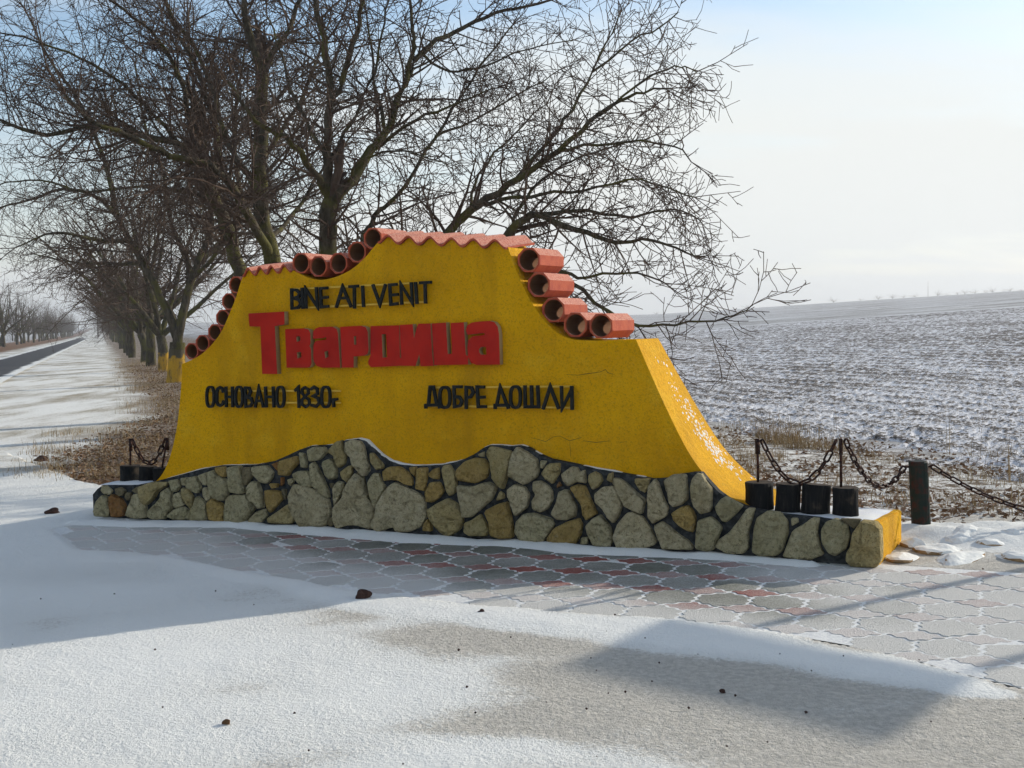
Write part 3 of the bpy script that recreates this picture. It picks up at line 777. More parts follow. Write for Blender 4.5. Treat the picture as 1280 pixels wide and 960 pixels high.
# snow lying on the ledges of the base
def ledge_snow():
    t = Tubes()
    pts = []
    rnd = random.Random(4)
    def strip(poly, q0, q1, h):
        V = []; F = []
        n = len(poly)
        for (u, v) in poly:
            j = max(-0.6, float(fbm(u * 7, 3.3, 67, 3)) * 3.2 - 1.15)
            V += [(u, q0 + rnd.uniform(0.0, 0.02), v - 0.002), (u, (q0 + q1) / 2, v + h * j), (u, q1, v + h * 0.8 * j)]
        for i in range(n - 1):
            for k in range(2):
                a = i * 3 + k; F.append((a, a + 3, a + 4, a + 1))
        return V, F
    def sub(p, m=5):
        o = []
        for a, b in zip(p[:-1], p[1:]):
            for k in range(m): o.append((a[0] + (b[0] - a[0]) * k / m, a[1] + (b[1] - a[1]) * k / m))
        return o + [p[-1]]
    AV = []; AF = []
    mid = [p for p in ST_TOP]
    for seg, q0, q1, h in ((mid[4:44], 0.006, QY, 0.008), ):
        V, F = strip(sub(seg), q0, q1, h); b = len(AV); AV += V; AF += [tuple(b + i for i in f) for f in F]
    # full-depth caps on the two low ends
    def cap(u0, u1, va, vb, th):
        nu, nq = 26, 12; b = len(AV)
        for i in range(nu + 1):
            for j in range(nq + 1):
                s = i / nu; r = j / nq
                u = u0 + (u1 - u0) * s; q = 0.004 + (QB - 0.03) * r
                e = min(1, min(s, 1 - s) * 8, min(r, 1 - r) * 6 + 0.25); tilt = 0.055 * max(0, (q - .1) / .87) if va > .26 else 0
                z = va + (vb - va) * s + th * e * (0.55 + 0.6 * float(fbm(u * 6, q * 6, 61, 3))) - 0.006 - tilt
                AV.append((u, q, z))
        for i in range(nu):
            for j in range(nq):
                a = b + i * (nq + 1) + j
                AF.append((a, a + nq + 1, a + nq + 2, a + 1))
    cap(ST_TOP[50][0] - 0.06, WLEN - 0.02, V_R + 0.010, V_R - 0.004, 0.020)
    cap(0.05, u_foot_l + 0.02, V_L - 0.002, V_L + 0.02, 0.03)
    ob = link("ledge_snow", mesh("ledge_snow", AV, AF, True), M['snow'])
    ob.location = W0; ob.rotation_euler = (0, 0, WANG)
    tag(ob, "thin snow lying on the stone ledge and both low ends of the yellow wall", "snow", kind="stuff")
ledge_snow()

# roof tiles: S-shaped pieces across the wall
def tiles():
    def one(per):
        V = []; F = []; n = 12; th = 0.016
        for (q, dz) in ((-0.022, 0.0), (0.22, 0.004), (0.47, 0.0)):
            for side in (0, 1):
                for i in range(n + 1):
                    t = i / n
                    V.append((per * (t - 0.0), q, WAVE_A * math.sin(2 * math.pi * t - math.pi / 2) + dz + th * side))
        m = n + 1
        for r in range(2):
            for i in range(n):
                a = r * 2 * m
                F.append((a + i, a + i + 1, a + 2 * m + i + 1, a + 2 * m + i))
                F.append((a + m + i, a + 3 * m + i, a + 3 * m + i + 1, a + m + i + 1))
            F.append((a, a + 2 * m, a + 3 * m, a + m)); F.append((a + n, a + m + n, a + 3 * m + n, a + 2 * m + n))
        for i in range(n):
            F.append((i, m + i, m + i + 1, i + 1)); a = 4 * m
            F.append((a + i, a + i + 1, a + m + i + 1, a + m + i))
        return mesh("roof_tile", V, F)
    rnd = random.Random(5)
    for (a, b), per, k in ((TOP_L, per_l, k_l), (TOP_M, per_m, k_m)):
        me = one(per * 1.012); me.materials.append(M['clay'])
        ang = math.atan2(b[1] - a[1], b[0] - a[0])
        for i in range(k):
            t = i / k
            o = link("roof_tile", me, None, mon)
            o.location = (a[0] + (b[0] - a[0]) * t, QY + rnd.uniform(-0.008, 0.006), a[1] + (b[1] - a[1]) * t + 0.006 + rnd.uniform(0, 0.004))
            o.rotation_euler = (R(6.5), -ang, rnd.gauss(0, 0.008))
tiles()

# octagonal clay drain pipes laid across the wall in its hollows
def pipes():
    def one(r, L, rot=22.5):
        V = []; F = []
        N = 24
        def ring(rad, q, octo):
            for i in range(N):
                a = 2 * math.pi * i / N + R(rot)
                rr = rad
                if octo:
                    m = (i % 3) / 3.0
                    am = (m * 45 - 22.5); rr = rad * math.cos(R(22.5)) / math.cos(R(am))
                V.append((rr * math.cos(a), q, rr * math.sin(a)))
        # octagon corners lie on multiples of 45 degrees (every third vertex)
        def octr(rad, q):
            for i in range(N):
                a0 = 45 * (i // 3); fr = (i % 3) / 3.0
                p0 = (math.cos(R(a0 + rot)), math.sin(R(a0 + rot))); p1 = (math.cos(R(a0 + 45 + rot)), math.sin(R(a0 + 45 + rot)))
                V.append((rad * (p0[0] * (1 - fr) + p1[0] * fr), q, rad * (p0[1] * (1 - fr) + p1[1] * fr)))
        octr(r, 0.006); octr(r * 0.985, 0.0); ring(r * 0.81, 0.0, False); ring(r * 0.78, 0.012, False); ring(r * 0.78, L - 0.01, False)
        ring(r * 0.81, L, False); octr(r, L)
        seq = [0, 1, 2, 3, 4, 5, 6, 0]
        for s in range(7):
            a, b = seq[s] * N, seq[s + 1] * N
            for i in range(N):
                j = (i + 1) % N
                F.append((a + j, a + i, b + i, b + j))
        me = mesh("clay_pipe", V, F)
        me.materials.append(M['clay']); me.materials.append(M['bore'])
        for p in me.polygons:
            if 3 * N <= p.index < 4 * N: p.material_index = 1
        bm = bmesh.new(); bm.from_mesh(me); bmesh.ops.recalc_face_normals(bm, faces=bm.faces); bm.to_mesh(me); bm.free()
        return me
    sets = ((((240, 439), (254, 429), (268, 415.5), (279, 397.5), (287, 377), (295, 356)), 0.072, QY + 0.02),
            (((377, 329), (398, 333), (422, 329), (445, 315), (465.5, 298)), 0.086, QY + 0.02),
            (((661, 325), (674, 356), (691, 387.5), (719, 406), (751, 407.5)), 0.094, QY + 0.05))
    rnd = random.Random(8)
    for pts, r, q in sets:
        me = one(r, 0.43)
        for i, p in enumerate(pts):
            u, v = uv(p[0], p[1], q)
            o = link("clay_pipe", me, None, mon)
            o.location = (u, q + rnd.uniform(-0.012, 0.012), v)
            o.rotation_euler = (rnd.gauss(0, 0.012), rnd.uniform(-0.05, 0.05), rnd.gauss(0, 0.012))
pipes()

# ---------------------------------------------------------------- lettering
def red_letters():
    L2 = (300, 380, 7.529); L3 = (450, 390, 6.737)
    data = [(L2, "80,92 412,75 415,190 322,205 345,655 210,655 192,210 90,208", []),
        (L2, "425,240 600,232 640,243 657,275 660,370 648,395 664,425 668,560 655,588 630,597 440,597", ["525,305 560,298 570,320 568,350 530,362", "530,452 570,445 580,470 578,505 537,517"]),
        (L2, "688,325 690,262 708,235 745,220 870,217 905,238 918,280 938,595 770,597 722,580 698,545 690,500 692,395 702,362 725,348 812,340 812,306 785,318", ["790,447 830,435 836,500 800,516"]),
        (L2, "945,218 1140,208 1180,222 1198,265 1206,430 1195,468 1165,484 1065,492 1065,595 960,595", ["1068,300 1095,297 1097,387 1068,387"]),
        (L3, "90,122 325,115 332,385 350,398 348,450 92,462 72,440 70,415 90,365", ["180,185 220,183 231,385 186,387"]),
        (L3, "335,112 440,106 452,240 480,130 492,102 590,100 603,350 615,450 510,455 500,338 463,452 350,450"  , []),
        (L3, "606,100 720,92 735,357 776,355 765,95 870,90 887,363 906,372 906,440 625,445", []),
        (L3, "893,152 905,115 940,92 1000,84 1090,78 1130,90 1155,125 1166,185 1173,440 980,443 935,425 912,380 905,300 912,240 945,208 1050,196 1050,174 1010,178 905,190", ["998,312 1015,292 1063,290 1066,362 1015,362 1000,340"])]
    for (ox, oy, sc), outer, holes in data:
        cu = bpy.data.curves.new("letter", 'CURVE'); cu.dimensions = '2D'; cu.fill_mode = 'BOTH'
        cu.extrude = 0.026; cu.bevel_depth = 0.003; cu.bevel_resolution = 1
        for txt in [outer] + holes:
            pts = []
            for q in txt.split():
                a, b = q.split(","); pts.append(uv(ox + float(a) / sc, oy + float(b) / sc, QY - 0.06))
            sp = cu.splines.new('POLY'); sp.points.add(len(pts) - 1); sp.use_cyclic_u = True
            for i, p in enumerate(pts): sp.points[i].co = (p[0], p[1], 0, 1)
        tmp = bpy.data.objects.new("tmp", cu); col.objects.link(tmp)
        me = bpy.data.meshes.new_from_object(tmp.evaluated_get(bpy.context.evaluated_depsgraph_get()))
        bpy.data.objects.remove(tmp); bpy.data.curves.remove(cu)
        me.materials.clear(); me.materials.append(M['redletter']); me.materials.append(M['letteredge'])
        for p in me.polygons:
            if abs(p.normal.z) < 0.3: p.material_index = 1
        o = link("letter", me, None, mon); o.location = (0, QY - 0.031, 0); o.rotation_euler = (R(90), 0, 0)
red_letters()

def black_letters():
    TXT = [((355, 345, 6.737), 0.0108,
      ["62,110 65,275;62,115 105,118 130,145 120,175 72,188;72,188 125,200 142,235 120,265 65,273", "150,105 158,270", "183,268 180,108 280,262 270,100", "362,100 305,105 312,262 370,255;310,185 365,178",
       "440,260 492,90 562,255;465,188 535,182", "590,90 592,268;550,90 620,85", "660,88 668,255", "748,78 805,238 852,75", "945,70 888,75 898,240 955,232;895,162 955,155", "990,235 982,68 1080,230 1070,60", "1105,58 1118,228", "1185,55 1190,225;1145,58 1235,52"],
      ["55,112 1215,54", "60,273 1195,217"]),
     ((250, 475, 7.111), 0.0102,
      ["O 90,62 122,238 58", "205,105 195,75 175,65 155,78 148,105 148,195 158,220 178,228 198,215 207,190", "228,65 232,235;285,65 290,235;230,150 288,150", "O 344,62 376,238 314", "400,65 405,238;400,68 435,72 448,105 435,138 402,148;402,148 452,163 465,200 448,232 405,237",
       "490,238 520,66 560,238;505,185 548,185", "580,65 588,238;648,65 655,238;582,150 652,150", "O 713,62 746,238 680", "845,92 872,65 878,242", "930,65 907,82 904,115 930,148 962,118 958,82 930,65;930,150 903,178 905,218 938,240 970,215 968,175 930,150",
       "985,82 1012,62 1040,80 1042,122 1005,143 1048,162 1058,205 1030,236 990,224", "O 1116,62 1154,240 1079", "1180,168 1188,236;1181,188 1196,174 1216,170"],
      ["45,98 1250,97", "50,201 1250,203"]),
     ((525, 475, 6.4), 0.011,
      ["65,202 80,55 105,55 135,202;45,222 45,202 152,200 155,222", "O 197,58 238,220 157", "330,55 270,55 275,215 320,205 335,170 315,137 272,132", "368,225 368,58 412,62 426,100 405,135 370,142", "510,57 455,55 465,215 525,213;460,140 515,137",
       "612,203 640,58 695,203;600,225 600,202 700,202 705,225", "O 761,53 802,220 723", "838,50 840,215 948,215 940,50;890,50 895,215", "985,228 1040,53 1107,226", "1130,55 1135,228 1212,75;1212,55 1216,232"],
      ["70,62 1215,52", "45,207 1230,222"])]
    for (ox, oy, sc), hw, letters, rails in TXT:
        def P(a, b, q): return uv(ox + a / sc, oy + b / sc, q)
        for le in letters:
            V = []; F = []
            strokes = []
            if le.startswith("O"):
                a, b, c = le[2:].split()
                x, y0 = map(float, a.split(",")); x1, y1 = map(float, b.split(",")); x0 = float(c)
                cx = (x0 + x1) / 2; rx = (x1 - x0) / 2; ry = (y1 - y0) / 2; cy = (y0 + y1) / 2
                st = []
                for k in range(25):
                    t = 2 * math.pi * k / 24
                    ex = math.copysign(abs(math.cos(t)) ** 0.7, math.cos(t)); ey = math.copysign(abs(math.sin(t)) ** 0.8, math.sin(t))
                    st.append((cx + rx * ex, cy + ry * ey))
                strokes.append(st)
            else:
                for s_ in le.split(";"): strokes.append([tuple(map(float, q.split(","))) for q in s_.split()])
            for si, st in enumerate(strokes):
                pts = [Vector(P(a, b, QY - 0.05)) for a, b in st]
                n = len(pts); closed = (pts[0] - pts[-1]).length < 1e-4
                base = len(V)
                for i in range(n):
                    if closed: d = pts[(i + 1) % (n - 1)] - pts[(i - 1) % (n - 1)]
                    elif i == 0: d = pts[1] - pts[0]
                    elif i == n - 1: d = pts[-1] - pts[-2]
                    else:
                        d1 = (pts[i] - pts[i - 1]).normalized(); d2 = (pts[i + 1] - pts[i]).normalized(); d = d1 + d2
                        if d.length < 0.3: d = d1
                    d = d.normalized(); nn = Vector((-d.y, d.x))
                    k = hw
                    if 0 < i < n - 1 and not closed:
                        c = max(0.35, d.dot((pts[i] - pts[i - 1]).normalized())); k = hw / c
                    p = pts[i]
                    if not closed and i == 0: p = p - d * hw * 0.6
                    if not closed and i == n - 1: p = p + d * hw * 0.6
                    e = 0.0006 * si
                    for (s2, q) in ((-1, -0.010 - e), (1, -0.010 - e), (1, 0.010 + e), (-1, 0.010 + e)):
                        V.append((p.x + nn.x * k * s2, q, p.y + nn.y * k * s2))
                for i in range(n - 1):
                    a = base + i * 4
                    for k in range(4): F.append((a + k, a + (k + 1) % 4, a + 4 + (k + 1) % 4, a + 4 + k))
                F.append((base, base + 1, base + 2, base + 3)); a = base + (n - 1) * 4; F.append((a + 3, a + 2, a + 1, a))
            me = mesh("letter", V, F)
            bm = bmesh.new(); bm.from_mesh(me); bmesh.ops.recalc_face_normals(bm, faces=bm.faces); bm.to_mesh(me); bm.free()
            o = link("letter", me, M['blackletter'], mon); o.location = (0, QY - 0.046, 0)
        for rl in rails:
            a, b = [tuple(map(float, q.split(","))) for q in rl.split()]
            p0, p1 = P(*a, QY - 0.03), P(*b, QY - 0.03)
            t = Tubes(); t.tube([Vector((p0[0], QY - 0.027, p0[1])), Vector((p1[0], QY - 0.027, p1[1]))], [0.0075, 0.0075], 8, True)
            link("letter_rail", t.build("letter_rail"), M['rail'], mon)
            for f_ in (0.08, 0.5, 0.92):
                u = p0[0] + (p1[0] - p0[0]) * f_; v = p0[1] + (p1[1] - p0[1]) * f_
                t = Tubes(); t.tube([Vector((u, QY - 0.026, v)), Vector((u, QY + 0.003, v))], [0.005, 0.005], 6)
                link("rail_stud", t.build("rail_stud"), M['rail'], mon)
black_letters()

def cracks():
    for pts in (((708, 468), (722, 469), (735, 467), (750, 465), (757, 462), (760, 466), (768, 468)), ((664, 547), (672, 549), (682, 552), (692, 546), (700, 545), (712, 551), (727, 547)),
                ((712, 551), (713, 562), (713.5, 571)), ((729, 551), (745, 553), (763, 551)), ((775, 553), (784, 552))):
        p = [Vector(U(*q, QY)) for q in pts]
        V = []; F = []
        for i, a in enumerate(p):
            w = 0.0026 * (0.4 + random.random()) * (0.4 if i in (0, len(p) - 1) else 1)
            d = (p[min(i + 1, len(p) - 1)] - p[max(i - 1, 0)]).normalized()
            V += [(a.x - d.y * w, QY - 0.0012, a.y + d.x * w), (a.x + d.y * w, QY - 0.0012, a.y - d.x * w)]
        for i in range(len(p) - 1): F.append((i * 2, i * 2 + 1, i * 2 + 3, i * 2 + 2))
        link("plaster_crack", mesh("plaster_crack", V, F), M['crack'], mon)
cracks()

# snow caught on the rough slope at the right end
def slope_snow():
    rnd = random.Random(12); V = []; F = []
    for _ in range(330):
        t = rnd.gauss(0.34, 0.13); q = 0.5
        if not 0.05 < t < 0.68: continue
        x = t * (len(slope) - 1); i = int(x); fr = x - i
        a, b = slope[i], slope[i + 1]
        u = a[0] + (b[0] - a[0]) * fr; v = a[1] + (b[1] - a[1]) * fr
        q = QY + (back(v) - QY) * min(0.93, max(0.2, rnd.gauss(0.66 + 0.3 * (t - .3), 0.10)))
        d = Vector((b[0] - a[0], b[1] - a[1])).normalized(); n = Vector((-d.y, d.x))
        if n.x < 0: n = -n
        s = rnd.uniform(0.004, 0.013); base = len(V); kk = 6
        V.append((u + n.x * s * 0.5, q, v + n.y * s * 0.5))
        for k in range(kk):
            an = 2 * math.pi * k / kk; r = s * rnd.uniform(0.6, 1.4)
            da = r * math.cos(an) * 1.4; dq = r * math.sin(an)
            V.append((u + d.x * da - n.x * .002, q + dq, v + d.y * da - n.y * .002))
        for k in range(kk): F.append((base, base + 1 + k, base + 1 + (k + 1) % kk))
    ob = link("slope_snow", mesh("slope_snow", V, F, True), M['snow'])
    ob.location = W0; ob.rotation_euler = (0, 0, WANG)
    tag(ob, "flecks of snow stuck to the sloping right side of the yellow wall", "snow", kind="stuff")
slope_snow()

# ================================================================ LOGS, RODS, CHAINS, POST
def log_mesh(r, h, seed):
    rnd = random.Random(seed); n = 18; V = []; F = []
    off = [1 + rnd.uniform(-.04, .04) for _ in range(n)]
    for z, s in ((0, 1.02), (h * .3, 0.99), (h * .7, 0.98), (h * .97, 1.0), (h, 0.94)):
        for i in range(n):
            a = 2 * math.pi * i / n; rr = r * s * off[i] * (1 + rnd.uniform(-.015, .015))
            V.append((rr * math.cos(a), rr * math.sin(a), z))
    for k in range(4):
        for i in range(n):
            j = (i + 1) % n; F.append((k * n + i, k * n + j, (k + 1) * n + j, (k + 1) * n + i))
    V.append((0, 0, h * 0.985)); c = len(V) - 1
    for i in range(n): F.append((4 * n + i, 4 * n + (i + 1) % n, c))
    me = mesh("log", V, F, True); me.materials.append(M['log']); me.materials.append(M['logend'])
    for p in me.polygons:
        if p.index >= 4 * n: p.material_index = 1; p.use_smooth = False
    return me
QL = 0.21
RODTOP = {}
def logs():
    right = [(949.5, 36, 601, "upright black log on the right end of the base, touching the yellow slope", True, (947, 549)),
             (984, 32, 603, "upright black log on the right end, second from the yellow slope, bark peeling", False, None),
             (1018.5, 35, 604, "upright black log on the right end, third from the yellow slope", False, None),
             (1056.5, 33, 607.5, "upright black log on the right end, outermost, carrying an iron rod", True, (1051, 549))]
    left = [(163, 25, 580, "upright black log at the far left end of the base with iron rod", True, (163, 549)),
            (184, 22, 581, "upright black log on the left end between two others, chain hanging over it", False, None),
            (202, 22, 583, "upright black log on the left end half hidden by the yellow wall", True, (209, 548))]
    for side, lst in (("R", right), ("L", left)):
        for i, (cx, w, ytop, label, rod, rt) in enumerate(lst):
            q = QL
            u, vt = uv(cx, ytop + 2, q)
            depth = wpt(u, q, 0).y
            r = w / 2 / FPX * depth * 1.0
            v0 = V_R if side == "R" else V_L
            if i == 0 and side == "R": v0 += 0.015
            t = empty("log_stump", wpt(u, q, v0 + 0.004), WANG + i * 1.3)
            tag(t, label, "log", "black logs on the ends of the base")
            if not rod: t.rotation_euler = (random.Random(i).gauss(0, .035), random.Random(i + 5).gauss(0, .035), WANG + i * 1.3)
            link("log", log_mesh(r, vt - v0, 31 + i + (9 if side == "L" else 0)), None, t)
            if rod:
                ur, vr = uv(rt[0], rt[1], q)
                tb = Tubes()
                base = wpt(ur if side == "R" else u, q, vt - 0.02); top = wpt(ur, q, vr)
                inv = Matrix.Rotation(-(WANG + i * 1.3), 3, 'Z')
                lb = inv @ (base - t.location); lt = inv @ (top - t.location)
                tb.tube([lb, lt], [0.009, 0.009], 8, True)
                ro = link("rod", tb.build("rod"), M['iron'], t)
                tb = Tubes(); tb.tube([lt + Vector((0, 0, -.10)), lt + Vector((0, 0, 0.004))], [0.017, 0.017], 4, True)
                link("rod_bracket", tb.build("rod_bracket"), M['iron'], ro)
                RODTOP[(side, i)] = top
logs()

def link_mesh(L=0.098, Wd=0.046, r=0.0072):
    path = []; n = 8; hl = L / 2 - Wd / 2; c = Wd / 2 - r
    for i in range(n + 1): a = -math.pi / 2 + math.pi * i / n; path.append((hl + c * math.cos(a), c * math.sin(a)))
    for i in range(n + 1): a = math.pi / 2 + math.pi * i / n; path.append((-hl + c * math.cos(a), c * math.sin(a)))
    V = []; F = []; S = 6; m = len(path)
    for i, p in enumerate(path):
        a, b = path[i - 1], path[(i + 1) % m]
        t = Vector((b[0] - a[0], b[1] - a[1], 0)).normalized(); nn = Vector((-t.y, t.x, 0))
        for k in range(S):
            an = 2 * math.pi * k / S
            V.append((p[0] + nn.x * r * math.cos(an), p[1] + nn.y * r * math.cos(an), r * math.sin(an)))
    for i in range(m):
        for k in range(S):
            F.append((i * S + k, i * S + (k + 1) % S, ((i + 1) % m) * S + (k + 1) % S, ((i + 1) % m) * S + k))
    me = mesh("link", V, F, True); me.materials.append(M['iron']); return me
LINK = link_mesh()
def chain(label, a, b, sag, pitch=0.080):
    root = empty("chain", a); tag(root, label, "chain", "chains strung between rods and posts")
    N = 400; P = []
    for i in range(N + 1):
        t = i / N
        p = a.lerp(b, t); p.z -= sag * 4 * t * (1 - t); P.append(p)
    Ls = [0]
    for i in range(N): Ls.append(Ls[-1] + (P[i + 1] - P[i]).length)
    n = max(3, round(Ls[-1] / pitch)); 
    for k in range(n):
        s = (k + 0.5) / n * Ls[-1]
        i = next(j for j in range(N) if Ls[j + 1] >= s)
        d = (P[i + 1] - P[i]).normalized()
        x = d; y = Vector((0, 0, 1)).cross(x).normalized(); z = x.cross(y)
        Rm = Matrix((x, y, z)).transposed() @ Matrix.Rotation(R(25 if k % 2 else 115) + random.uniform(-.15, .15), 3, 'X')
        o = link("chain_link", LINK, None, root)
        o.matrix_local = Matrix.Translation(P[i] - a) @ Rm.to_4x4()
up = Vector((0, 0, -0.005))
pr = RODTOP[("R", 0)]; ps = RODTOP[("R", 3)]
chain("iron chain sagging between the two rods above the right black logs", pr + WD * 0.03 + up, ps - WD * 0.03 + up, 0.285)
pl_, pm_ = RODTOP[("L", 0)], RODTOP[("L", 2)]
chain("small iron chain hanging between rods above the left black logs", pl_ + WD * 0.025 + up, pm_ - WD * 0.025 + up, 0.20, 0.074)

POSTB = gp(1152, 668)
def post(name, base, h, r, label, lean=(0, 0)):
    n = 16; V = []; F = []
    for z, s in ((-0.15, 1), (h * .5, 1), (h - .008, 1), (h, 0.93)):
        for i in range(n):
            a = 2 * math.pi * i / n; V.append((r * s * math.cos(a) + lean[0] * z, r * s * math.sin(a) + lean[1] * z, z))
    for k in range(3):
        for i in range(n):
            j = (i + 1) % n; F.append((k * n + i, k * n + j, (k + 1) * n + j, (k + 1) * n + i))
    F.append(tuple(3 * n + i for i in range(n)))
    t = empty(name, base); tag(t, label, "post")
    me = mesh("pipe", V, F)
    link("pipe", me, M['post'], t)
    for s in (-1, 1):
        tb = Tubes(); tb.tube([Vector((s * r * .8 + lean[0] * (h - .05), 0, h - 0.045)), Vector((s * (r + .03) + lean[0] * (h - .05), 0, h - 0.04))], [0.008, 0.008], 6, True)
        link("hook", tb.build("hook"), M['iron'], t)
    return base + Vector((lean[0] * h, lean[1] * h, h))
ptop = post("fence_post", POSTB, 0.535, 0.068, "dark green rusty pipe post right of the stone base", (-0.045, 0))
chain("iron chain sagging from the outermost log's rod to the green post", ps + WD * 0.03 + up, ptop + Vector((-0.10, 0, -0.04)), 0.215)
POST2 = Vector((5.15, 8.55, 0.02))
ptop2 = post("fence_post", POST2, 0.53, 0.068, "dark green pipe post at the far end of the right-hand chain")
chain("iron chain drooping from the green post out to the right edge", ptop + Vector((0.10, 0, -0.04)), ptop2 + Vector((-0.10, 0, -0.04)), 0.36)

# two-legged direction board standing outside the picture on the right; its shadow crosses the snow
def roadsign():
    k = 1 / math.tan(SUN_EL)
    d = -SUN_AZ
    corners = [gp(824, 779), gp(1210, 855), gp(1100, 935), gp(700, 835)]       # where the board's shadow lies
    b = (corners[1] - corners[0]); b.z = 0; bl = b.length; b = b / bl
    nrm = Vector((d.x, d.y, 0))
    base0 = corners[0] - nrm * 6.6                                             # a point of the board's line
    pts = []
    for c in corners:
        # c = base0 + b*s + nrm*(h*k)
        r_ = c - base0
        det = b.x * nrm.y - b.y * nrm.x
        s = (r_.x * nrm.y - r_.y * nrm.x) / det; t = (b.x * r_.y - b.y * r_.x) / det
        pts.append((s, t / k))
    root = empty("direction_board", base0, math.atan2(b.y, b.x))
    tag(root, "slant-ended road direction board on two steel legs beyond the right edge", "road sign")
    link("board", prism(pts[::-1] if (pts[1][0] - pts[0][0]) * (pts[2][1] - pts[0][1]) > 0 else pts, -0.015, 0.015, "board"), M['signback'], root)
    for p in (gp(1240, 722), gp(1240, 835)):
        r_ = p - base0; det = b.x * nrm.y - b.y * nrm.x
        s = (r_.x * nrm.y - r_.y * nrm.x) / det
        tb = Tubes(); tb.tube([Vector((s, 0.05, -0.2)), Vector((s, 0.05, 2.1))], [0.045, 0.045], 10, True)
        link("leg", tb.build("leg"), M['steel'], root)
roadsign()

# ================================================================ TREES
UPV = Vector((0, 0, 1))
def rvec(rnd):
    return Vector((rnd.gauss(0, 1), rnd.gauss(0, 1), rnd.gauss(0, 1))).normalized()
def polyline_smooth(pts, per=4):
    """Catmull-Rom through points"""
    out = []
    n = len(pts)
    for i in range(n - 1):
        p0 = pts[max(i - 1, 0)]; p1 = pts[i]; p2 = pts[i + 1]; p3 = pts[min(i + 2, n - 1)]
        for k in range(per):
            t = k / per; t2 = t * t; t3 = t2 * t
            out.append(0.5 * ((2 * p1) + (p2 - p0) * t + (2 * p0 - 5 * p1 + 4 * p2 - p3) * t2 + (3 * p1 - p0 - 3 * p2 + p3) * t3))
    out.append(pts[-1]); return out
def grow(T, rnd, p, d, L, r, lvl, up=0.10, leaves=None, step=None, spread=1.0, side=3):
    """one branch; returns nothing, adds its tube and children"""
    seg = (0.20, 0.14, 0.10)[min(lvl, 2)]
    n = max(2, int(L / seg)); seg = L / n
    pts = [p.copy()]; rad = [r]; dirs = [d.copy()]
    wob = (0.17, 0.24, 0.28)[min(lvl, 2)]
    bend = rvec(rnd) * (0.07, 0.10, 0.14)[min(lvl, 2)]
    for i in range(n):
        d = (d + rvec(rnd) * wob + bend + UPV * up * (-0.1 + 1.3 * i / n)).normalized()
        p = p + d * seg
        pts.append(p.copy()); dirs.append(d.copy())
        rad.append(max(0.0042, r * (1 - 0.66 * (i + 1) / n)))
    T.tube(pts, rad, 5 if lvl == 0 else side)
    if lvl >= 2:
        if leaves is not None and rnd.random() < 0.012: leaves.append((pts[-1], d))
        return
    gap = (0.20, 0.125)[lvl] * spread
    s = gap * (1.2 if lvl == 0 else 0.8)
    while s < L:
        i = min(n - 1, int(s / seg)); fr = s / L
        b = pts[i].lerp(pts[i + 1], s / seg - i)
        dd = dirs[i + 1]
        perp = rvec(rnd); perp = (perp - dd * perp.dot(dd)).normalized()
        a = rnd.uniform(0.6, 1.2)
        nd = (dd * math.cos(a) + perp * math.sin(a)).normalized()
        cl = (L * rnd.uniform(0.30, 0.55) * (1.05 - 0.55 * fr)) if lvl == 0 else rnd.uniform(0.13, 0.42) * (1.1 - 0.4 * fr)
        cr = max(0.0056, rad[i] * rnd.uniform(0.5, 0.75))
        if lvl == 1: cr = min(cr, 0.0078)
        grow(T, rnd, b, nd, cl, cr, lvl + 1, up, leaves, None, spread, side)
        s += gap * rnd.uniform(0.6, 1.5)

def limb_branches(T, rnd, pts, rad, dens=0.34, start=0.15, lenf=(0.9, 2.2), leaves=None, spread=1.0, up=0.10, flat=None, side=3):
    Ls = [0]
    for i in range(len(pts) - 1): Ls.append(Ls[-1] + (pts[i + 1] - pts[i]).length)
    tot = Ls[-1]; s = tot * start
    while s < tot:
        i = max(j for j in range(len(pts) - 1) if Ls[j] <= s)
        fr = s / tot
        b = pts[i].lerp(pts[i + 1], (s - Ls[i]) / max(1e-6, Ls[i + 1] - Ls[i]))
        dd = (pts[i + 1] - pts[i]).normalized()
        perp = rvec(rnd)
        if flat: perp.y *= flat
        perp = (perp - dd * perp.dot(dd)).normalized()
        a = rnd.uniform(0.6, 1.3)
        nd = (dd * math.cos(a) + perp * math.sin(a)).normalized()
        L = rnd.uniform(*lenf) * (1.15 - 0.65 * fr)
        grow(T, rnd, b, nd, L, max(0.0075, min(0.024, rad[i] * 0.40)), 0, up, leaves, None, spread, side)
        s += dens * rnd.uniform(0.55, 1.5)
    # leader tip
    dd = (pts[-1] - pts[-2]).normalized()
    for _ in range(3):
        grow(T, rnd, pts[-1], (dd + rvec(rnd) * 0.35).normalized(), rnd.uniform(*lenf) * 0.6, rad[-1] * 0.8, 0, up, leaves, None, spread, side)

